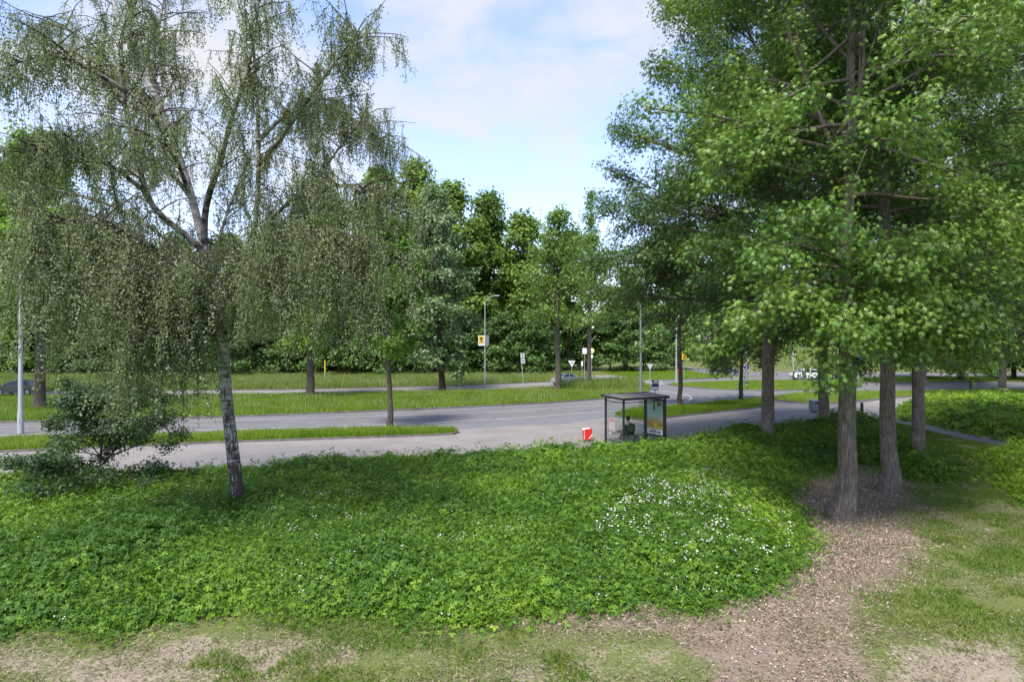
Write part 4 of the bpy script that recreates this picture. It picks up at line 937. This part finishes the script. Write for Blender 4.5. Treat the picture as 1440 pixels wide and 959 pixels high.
# ------------------------------------------------------------------ seated person
def skin_mesh(name, verts, edges, mat, parent, sub=1):
    me = bpy.data.meshes.new(name); me.from_pydata([v[0] for v in verts], edges, []); o = link(name, me, parent)
    md = o.modifiers.new('skin', 'SKIN'); sk = me.skin_vertices[0].data
    for i, (p, r) in enumerate(verts): sk[i].radius = (r, r) if isinstance(r, (int, float)) else r; sk[i].use_root = (i == 0)
    md.use_smooth_shade = True
    s = o.modifiers.new('subd', 'SUBSURF'); s.levels = sub; s.render_levels = sub
    me.materials.append(mat); return o
def person():
    # local frame: faces +Y (the road), hips over the bench
    p = empty('person', (0, 0, 0), 'person in a dark green jacket and white shoes hunched on the shelter bench', 'person')
    mtx = Matrix.Translation((5.79, 33.2, .03)) @ Matrix.Rotation(SH_RZ, 4, 'Z')
    p.location = mtx @ Vector((.80, .40, 0)); p.rotation_euler = (0, 0, SH_RZ + .12); p.scale = (1.2, 1.08, 1.04)
    V = [((0, -.02, .56), .13), ((0, .0, .74), .125), ((0, .05, .93), .15), ((0, .10, 1.05), .075), ((0, .15, 1.13), .055), ((0, .18, 1.20), .085), ((0, .20, 1.29), .098), ((0, .20, 1.36), .06)]
    E = [(i, i + 1) for i in range(7)]
    def add(v, pr): V.append(v); E.append((pr, len(V) - 1)); return len(V) - 1
    for s in (-1, 1):
        a = add(((s * .19, .06, .99), .065), 2); a = add(((s * .27, .14, .76), .05), a); a = add(((s * .17, .36, .66), .038), a); a = add(((s * .12, .43, .64), (.04, .024)), a)
        for k in range(4):
            f = add(((s * (.15 - .025 * k), .49, .62), .0095), a); f = add(((s * (.15 - .025 * k), .525, .595 + .004 * k), .0085), f)
        f = add(((s * .08, .455, .66), .011), a); add(((s * .065, .485, .645), .009), f)
    l = add(((-.10, .06, .55), .095), 0); l = add(((-.12, .44, .56), .065), l); l = add(((-.13, .62, .12), .045), l); l = add(((-.13, .74, .05), .04), l)
    r = add(((.10, .06, .56), .095), 0); r = add(((.02, .46, .66), .065), r); r = add(((-.34, .70, .54), .045), r); r = add(((-.48, .78, .50), .04), r)
    body = skin_mesh('body', V, E, MAT['skin'], p, 2)
    J = [((0, -.03, .55), (.23, .18)), ((0, -.02, .72), (.22, .18)), ((0, .04, .92), (.23, .18)), ((0, .09, 1.04), .11)]; JE = [(0, 1), (1, 2), (2, 3)]
    def addj(v, pr): J.append(v); JE.append((pr, len(J) - 1)); return len(J) - 1
    for s in (-1, 1):
        a = addj(((s * .2, .06, .98), .088), 2); a = addj(((s * .285, .14, .75), .07), a); addj(((s * .19, .34, .665), .052), a)
    skin_mesh('jacket', J, JE, MAT['jacket'], p, 2)
    T = [((0, 0, .55), .14), ((-.10, .07, .55), .11), ((-.12, .44, .565), .08), ((-.13, .60, .16), .058), ((.10, .07, .56), .11), ((.02, .46, .665), .08), ((-.30, .67, .56), .058)]
    skin_mesh('trousers', T, [(0, 1), (1, 2), (2, 3), (0, 4), (4, 5), (5, 6)], MAT['trousers'], p, 2)
    skin_mesh('shoe', [((-.13, .60, .05), .05), ((-.13, .72, .045), .048), ((-.13, .84, .035), .035)], [(0, 1), (1, 2)], MAT['shoe'], p, 2)
    skin_mesh('shoe', [((-.36, .71, .53), .05), ((-.47, .77, .51), .048), ((-.58, .82, .50), .036)], [(0, 1), (1, 2)], MAT['shoe'], p, 2)
    h = MB(); h.sphere((0, .175, 1.315), .112, (.98, 1.0, 1.02)).build('hair', MAT['hair'], p, True)
    MB().cyl((0, .285, 1.27), (0, .312, 1.255), .014, .008).build('nose', MAT['skin'], p, True); MB().box((0, .282, 1.222), (.045, .012, .012), bev=.004).build('mouth', MAT['sign_red'], p)
    for sx in (-1, 1): MB().sphere((sx * .036, .283, 1.295), .012).build('eye', MAT['rubber'], p, True); MB().sphere((sx * .098, .2, 1.28), .022, (.5, 1, 1.3)).build('ear', MAT['skin'], p, True)
person()

# ------------------------------------------------------------------ street furniture
def placed(px, py): x, y = gp(px, py); return (x, y, 0.0)
rb = empty('litter_bin', (*gp(826, 621), .03), 'red litter bin with a rounded white lid edge behind the brambles', 'litter bin', rz=.25)
rb.scale = (.88, .9, .8)
MB().prism([(-.24, -.17, .12), (.24, -.17, .12), (.26, -.17, .78), (.22, -.17, .86), (-.22, -.17, .86), (-.26, -.17, .78)], (0, .34, 0)).build('body', MAT['red_paint'], rb)
MB().prism([(-.265, -.175, .78), (-.222, -.175, .862), (.1, -.175, .862), (.1, -.175, .88), (-.228, -.175, .88), (-.278, -.175, .785)], (0, .35, 0)).build('lid', MAT['white_panel'], rb)
MB().box((-.252, -.15, .45), (.012, .04, .62)).build('side_panel', MAT['white_panel'], rb); MB().prism([(.02, -.174, .2), (.08, -.174, .2), (.25, -.174, .42), (.25, -.174, .5)], (0, -.01, 0)).build('stripe', MAT['white_panel'], rb)
MB().cyl((0, 0, 0), (0, 0, .14), .05).box((0, 0, .01), (.3, .3, .02)).build('foot', MAT['grey_steel'], rb)
gb = empty('litter_bin', (*gp(1145, 580), .03), 'grey box shaped litter bin on the footpath between the oak trunks', 'litter bin', rz=.3)
MB().box((0, 0, .5), (.62, .5, .8), bev=.03).build('body', MAT['grey_steel'], gb); MB().box((0, 0, .93), (.68, .56, .06), bev=.02).build('lid', MAT['sign_back'], gb); MB().box((0, -.255, .72), (.4, .012, .14)).build('opening', MAT['rubber'], gb)
MB().box((0, 0, .05), (.3, .3, .1)).build('foot', MAT['rubber'], gb)
def bollard(px, py, h, label, band):
    b = empty('bollard', (*gp(px, py), 0), label, 'bollard')
    MB().cyl((0, 0, -.05), (0, 0, h), .11, .10, 12).cyl((0, 0, h), (0, 0, h + .05), .10, .05, 12).build('post', MAT['rubber'], b, True)
    MB().cyl((0, 0, h - .22), (0, 0, h - .12), .108, .107, 12).build('band', MAT[band], b, True)
bollard(1212, 585, .95, 'dark bollard at the path mouth right of the nearest oak', 'black_steel'); bollard(1365, 549, 1.0, 'dark bollard at the road edge left of the far right trunk', 'black_steel')

def lamp_post(px, py, h, label, arm=(1.2, 0), r=.09, mat='galv', z=.1):
    t = empty('street_lamp', (*gp(px, py), z), label, 'street lamp')
    MB().cyl((0, 0, 0), (0, 0, 1.3), r * 1.25, r * 1.2, 14).cyl((0, 0, 1.3), (0, 0, h), r, r * .55, 14).build('post', MAT[mat], t, True)
    a = math.atan2(arm[1], arm[0]); L = math.hypot(*arm); c, s = math.cos(a), math.sin(a)
    MB().tube([(0, 0, h - .02), (c * L * .3, s * L * .3, h + .45), (c * L * .7, s * L * .7, h + .72), (c * L, s * L, h + .78)], r * .45).build('arm', MAT[mat], t, True)
    hd = MB().box((c * (L + .25), s * (L + .25), h + .78), (.62, .24, .11), a, bev=.04).build('lamp_head', MAT['sign_back'], t); MB().box((c * (L + .27), s * (L + .27), h + .72), (.4, .16, .02), a).build('lens', MAT['lamp_white'], hd)
    MB().box((0, -r * 1.2, .75), (.1, .03, .3)).build('door', MAT[mat], t)
    return t
lamp_post(29, 610, 10.2, 'pale grey lamp post at the far left by the road', (.3, 1.3), .135, z=.03)
lf = lamp_post(682, 541, 10.4, 'slim pale lamp post with yellow sign before the wood', (1.3, -.2), .09, z=0)
sg = empty('route_sign', (*gp(682, 541), 4.9), 'yellow and white information panels folded round the slim lamp post', 'sign')
MB().box((-.42, -.16, .65), (.85, .04, 1.3), .12).build('panel', MAT['white_panel'], sg)
MB().box((-.44, -.20, .80), (.62, .02, .9), .12).build('yellow_field', MAT['yellow_panel'], sg)
MB().cyl((-.46, -.222, .92), (-.46, -.232, .92), .16, k=20).box((-.45, -.226, .62), (.34, .01, .1), .12).build('symbol', MAT['black_ink'], sg)
MB().box((.28, .06, .68), (.62, .04, 1.26), .9).build('side_panel', MAT['sign_back'], sg)
lamp_post(901, 579, 9.5, 'dark lamp post rising behind the bus shelter', (.6, 1.2), .11, 'grey_steel')
lamp_post(951, 540, 8.2, 'distant grey lamp post behind the slim dark street tree', (1.4, 0), .11)
lamp_post(1049, 541, 9.0, 'grey lamp post between the two right hand street trees', (1.2, .5), .17, 'grey_steel')

def sign_post(name, px, py, h, label, z=0.0, tilt=0.0, r=.035, mat='galv', rz=0.0):
    t = empty(name, (*gp(px, py), z), label, 'sign'); t.rotation_euler = (0, tilt, rz)
    MB().cyl((0, 0, -.2), (0, 0, h), r, k=10).build('post', MAT[mat], t, True); return t
def tri(t, z, s, mat, y=-.05, inv=True, th=.02, name='plate'):
    pts = [(-s, y, z + s * .6), (s, y, z + s * .6), (0, y, z - s * 1.1)] if inv else [(-s, y, z - s * .6), (s, y, z - s * .6), (0, y, z + s * 1.1)]
    return MB().prism(pts, (0, th, 0)).build(name, MAT[mat], t)
def disc(t, z, r, mat, y=-.05, th=.02, name='plate'): return MB().cyl((0, y, z), (0, y + th, z), r, k=24).build(name, MAT[mat], t)
def rect(t, z, w, h, mat, y=-.05, x=0.0, th=.02, name='plate'): return MB().box((x, y, z), (w, th, h)).build(name, MAT[mat], t)
# bus stop flag beside the shelter
bsx = Vector((8.5, 38.0, 0))
t = empty('bus_stop_sign', (bsx.x, bsx.y, -.2), 'dark blue bus stop flag showing above the shelter roof', 'sign', rz=-.1)
MB().cyl((0, 0, 0), (0, 0, 3.38), .04, k=10).build('post', MAT['galv'], t, True)
rect(t, 3.1, .42, .60, 'white_panel'); rect(t, 3.08, .40, .22, 'navy', -.066, th=.012, name='blue_field'); rect(t, 3.31, .40, .15, 'black_ink', -.066, th=.012, name='header'); rect(t, 2.84, .40, .07, 'navy', -.066, th=.012, name='footer')
MB().box((-.02, -.075, 3.31), (.11, .006, .09)).box((.09, -.075, 3.31), (.07, .006, .09)).build('bus_symbol', MAT['white_ink'], t)
# give way sign backs
t = sign_post('give_way_sign', 914, 545, 2.6, 'triangular road sign seen from behind above the shelter roof'); tri(t, 2.55, .42, 'sign_back')
t = sign_post('give_way_sign', 804, 536, 2.6, 'pale triangular sign in the tall grass right of the mossy trunk'); tri(t, 2.5, .5, 'white_panel'); tri(t, 2.5, .3, 'sign_back', -.064, th=.012, name='inner_field')
t = sign_post('notice_sign', 822, 531, 4.2, 'white upright notice board on a post left of the slimmer airy tree'); rect(t, 4.0, .62, .85, 'white_panel')
MB().box((0, -.064, 4.12), (.34, .008, .12)).box((0, -.064, 3.85), (.4, .008, .08)).build('print', MAT['sign_back'], t)
t = sign_post('marker_post', 818.5, 531, 2.3, 'short white marker plate left of the white notice board'); rect(t, 2.1, .26, .7, 'white_panel')
t = sign_post('round_sign', 832, 531, 4.4, 'small round road sign right of the slimmer airy trunk'); disc(t, 4.05, .40, 'yellow_panel'); disc(t, 4.05, .29, 'white_panel', -.064, .012, 'inner_field'); rect(t, 3.2, .34, .5, 'white_panel', name='sub_plate'); MB().box((0, -.07, 4.05), (.28, .008, .08)).build('symbol', MAT['black_ink'], t)
t = sign_post('direction_sign', 736, 543, 4.1, 'tilted grey post with two small plates left of the mossy trunk', tilt=-.07); rect(t, 3.75, .52, .6, 'sign_back', x=.16); rect(t, 3.08, .52, .62, 'sign_back', x=.16)
MB().box((.16, -.064, 3.85), (.08, .008, .3)).box((.16, -.064, 3.12), (.3, .008, .08)).build('symbol', MAT['black_ink'], t)
t = sign_post('yellow_marker', 457, 538, 2.9, 'thin yellow marker post in tall grass right of the stout trunk', r=.05, mat='galv'); MB().cyl((0, 0, 1.3), (0, 0, 2.95), .065, k=10).build('sleeve', MAT['yellow_panel'], t, True)
t = sign_post('diversion_sign', 962, 533, 3.4, 'small yellow sign with dark arrows behind the slim dark street tree'); rect(t, 3.2, .62, .8, 'yellow_panel'); rect(t, 3.28, .5, .16, 'sign_red', -.064, th=.012, name='red_band'); MB().box((0, -.064, 3.05), (.46, .012, .1)).box((0, -.064, 3.48), (.3, .012, .08)).build('arrow', MAT['black_ink'], t)
t = sign_post('no_entry_sign', 956, 540, 1.9, 'small red and white round sign beside the distant lamp post'); disc(t, 1.75, .34, 'sign_red'); disc(t, 1.75, .24, 'white_panel', -.064, .012, 'inner_field')
t = sign_post('island_beacon', 1010, 522, 2.0, 'short yellow and white beacon by the dark car'); MB().cyl((0, 0, 1.1), (0, 0, 2.0), .16, k=12).build('sleeve', MAT['yellow_panel'], t, True); MB().cyl((0, 0, 0.2), (0, 0, 1.1), .16, k=12).build('base', MAT['white_panel'], t, True)
t = sign_post('mandatory_sign', 1049.5, 549, 2.7, 'dark round sign on a low post left of the thick oak'); disc(t, 2.55, .36, 'white_panel'); disc(t, 2.55, .31, 'navy', -.064, .012, 'inner_field'); MB().box((0, -.07, 2.55), (.07, .008, .34)).build('arrow', MAT['white_ink'], t); rect(t, .35, .32, .1, 'black_ink', name='foot_plate'); rect(t, .85, .25, .12, 'black_ink', name='low_plate')
t = sign_post('blue_sign', 1207, 551, 3.9, 'blue sign with a white symbol half hidden in oak leaves'); disc(t, 3.35, .46, 'sign_blue'); MB().box((-.1, -.06, 3.4), (.14, .008, .34)).box((.14, -.06, 3.3), (.12, .008, .28)).build('symbol', MAT['white_ink'], t)
t = empty('signal_mast', (*gp(1116, 537), .1), 'grey lattice mast with black lower post before the white car', 'mast')
MB().cyl((0, 0, 0), (0, 0, 1.3), .09, k=10).build('lower_post', MAT['rubber'], t, True)
b = MB().cyl((0, 0, 1.3), (0, 0, 4.9), .06, k=8).cyl((-.16, 0, 2.0), (-.16, 0, 4.3), .03, k=6)
for k in range(5): b.cyl((-.16, 0, 2.1 + k * .5), (0, 0, 2.35 + k * .5), .025, k=6)
b.cyl((-.5, 0, 4.0), (.5, 0, 4.0), .035, k=6).cyl((-.42, 0, 3.6), (.4, 0, 4.3), .03, k=6); b.build('lattice', MAT['galv'], t)

# ------------------------------------------------------------------ cars
def car(name, px, py, rz, paintm, label, kind='hatch', loc=None):
    t = empty(name, (*(loc or gp(px, py)), .025), label, 'car', rz=rz)
    L, Wd = 4.2, 1.74
    low = [(-2.1, .34), (-2.12, .62), (-2.05, .88), (-1.2, .95), (1.0, .95), (1.95, .86), (2.12, .62), (2.1, .30), (1.7, .22), (-1.7, .22)]
    up = [(-1.35, .94), (-.55, 1.42), (.2, 1.49), (1.25, 1.44), (1.85, .96)] if kind == 'hatch' else [(-1.05, .94), (-.35, 1.38), (.3, 1.43), (.95, 1.36), (1.6, .95)]
    if kind == 'hatch': low[4] = (1.7, .97); low[5] = (2.02, .92)
    bm = bmesh.new()
    def loft(prof, ws):
        rings = []
        for y, s in ws: rings.append([bm.verts.new((x * (1 - (1 - s) * .35), y, .6 + (z - .6) * (1 - (1 - s) * .25))) for x, z in prof])
        n = len(prof)
        for a, b in zip(rings, rings[1:]):
            for i in range(n): bm.faces.new((a[i], a[(i + 1) % n], b[(i + 1) % n], b[i]))
        bm.faces.new(rings[0][::-1]); bm.faces.new(rings[-1])
    loft(low, [(-.87, .9), (-.80, 1), (.80, 1), (.87, .9)])
    rings = [[bm.verts.new((x, s * (.80 if z < 1.0 else .60), z)) for x, z in up] for s in (-1, 1)]
    n = len(up)
    for i in range(n): bm.faces.new((rings[0][i], rings[0][(i + 1) % n], rings[1][(i + 1) % n], rings[1][i]))
    bm.faces.new(rings[0][::-1]); bm.faces.new(rings[1]); bmesh.ops.recalc_face_normals(bm, faces=bm.faces)
    me = bpy.data.meshes.new('body'); bm.to_mesh(me); bm.free(); me.materials.append(paintm); link('body', me, t)
    def quad(name, pts, nrm_, m):
        b = MB(); b.prism(pts, nrm_); return b.build(name, m, t)
    def up_y(z): return .80 - .2 * (z - .94) / .5
    for s in (-1, 1):
        def sp(x, z): return (x, s * (up_y(z) + .004), z)
        m = .15
        quad('side_window', [sp(up[0][0] + .28, 1.0), sp(up[1][0] + .12, 1.36), sp(.22, 1.40), sp(.22, 1.0)], (0, s * .012, 0), MAT['car_glass'])
        quad('side_window', [sp(.30, 1.0), sp(.30, 1.40), sp(up[3][0] - .12, 1.34), sp(up[4][0] - .3, 1.0)], (0, s * .012, 0), MAT['car_glass'])
    def slab(i, j, m, off):
        (x0, z0), (x1, z1) = up[i], up[j]; f = lambda k: (x0 + (x1 - x0) * k, z0 + (z1 - z0) * k)
        a, b = f(.1), f(.92); dx = Vector((z1 - z0, 0, -(x1 - x0))).normalized() * off
        quad(m, [(a[0], -.70, a[1]), (a[0], .70, a[1]), (b[0], .56, b[1]), (b[0], -.56, b[1])], dx, MAT['car_glass'])
    slab(0, 1, 'windscreen', -.014); slab(3, 4, 'rear_window', .014)
    for x in (-1.3, 1.32):
        for s in (-1, 1):
            w = MB().cyl((x, s * .70, .31), (x, s * .885, .31), .32, k=20).build('wheel', MAT['rubber'], t, True)
            MB().cyl((x, s * .875, .31), (x, s * .895, .31), .20, k=14).build('rim', MAT['alloy'], w, True)
    for s in (-1, 1):
        MB().box((-2.05, s * .60, .70), (.12, .34, .14), bev=.03).build('headlight', MAT['lamp_white'], t); MB().box((2.03, s * .68, .80), (.12, .22, .2), bev=.03).build('tail_light', MAT['lamp_red'], t)
        MB().box((-.85, s * .90, .98), (.12, .16, .1), bev=.03).build('mirror', paintm, t)
    MB().box((-2.10, 0, .42), (.06, 1.2, .18)).build('grille', MAT['rubber'], t); MB().box((-2.135, 0, .5), (.02, .5, .11)).build('number_plate', MAT['yellow_panel'], t)
    return t
car('car', 1019, 527, PI - .45, MAT['car_black'], 'dark grey hatchback turning on the road beside the far meadow')
car('car', 1134, 533.5, PI + PI - .05, MAT['car_white'], 'white hatchback on the roundabout, half hidden by oak leaves')
car('car', 797, 541, PI + .55, MAT['car_silver'], 'silver green saloon half sunk in tall grass by the mossy trunk', 'saloon', loc=(7.0, 80.5))
car('car', 22, 554, .08, MAT['car_olive'], 'dull olive car at the far left edge beyond the median', loc=(-50.5, 65.6))
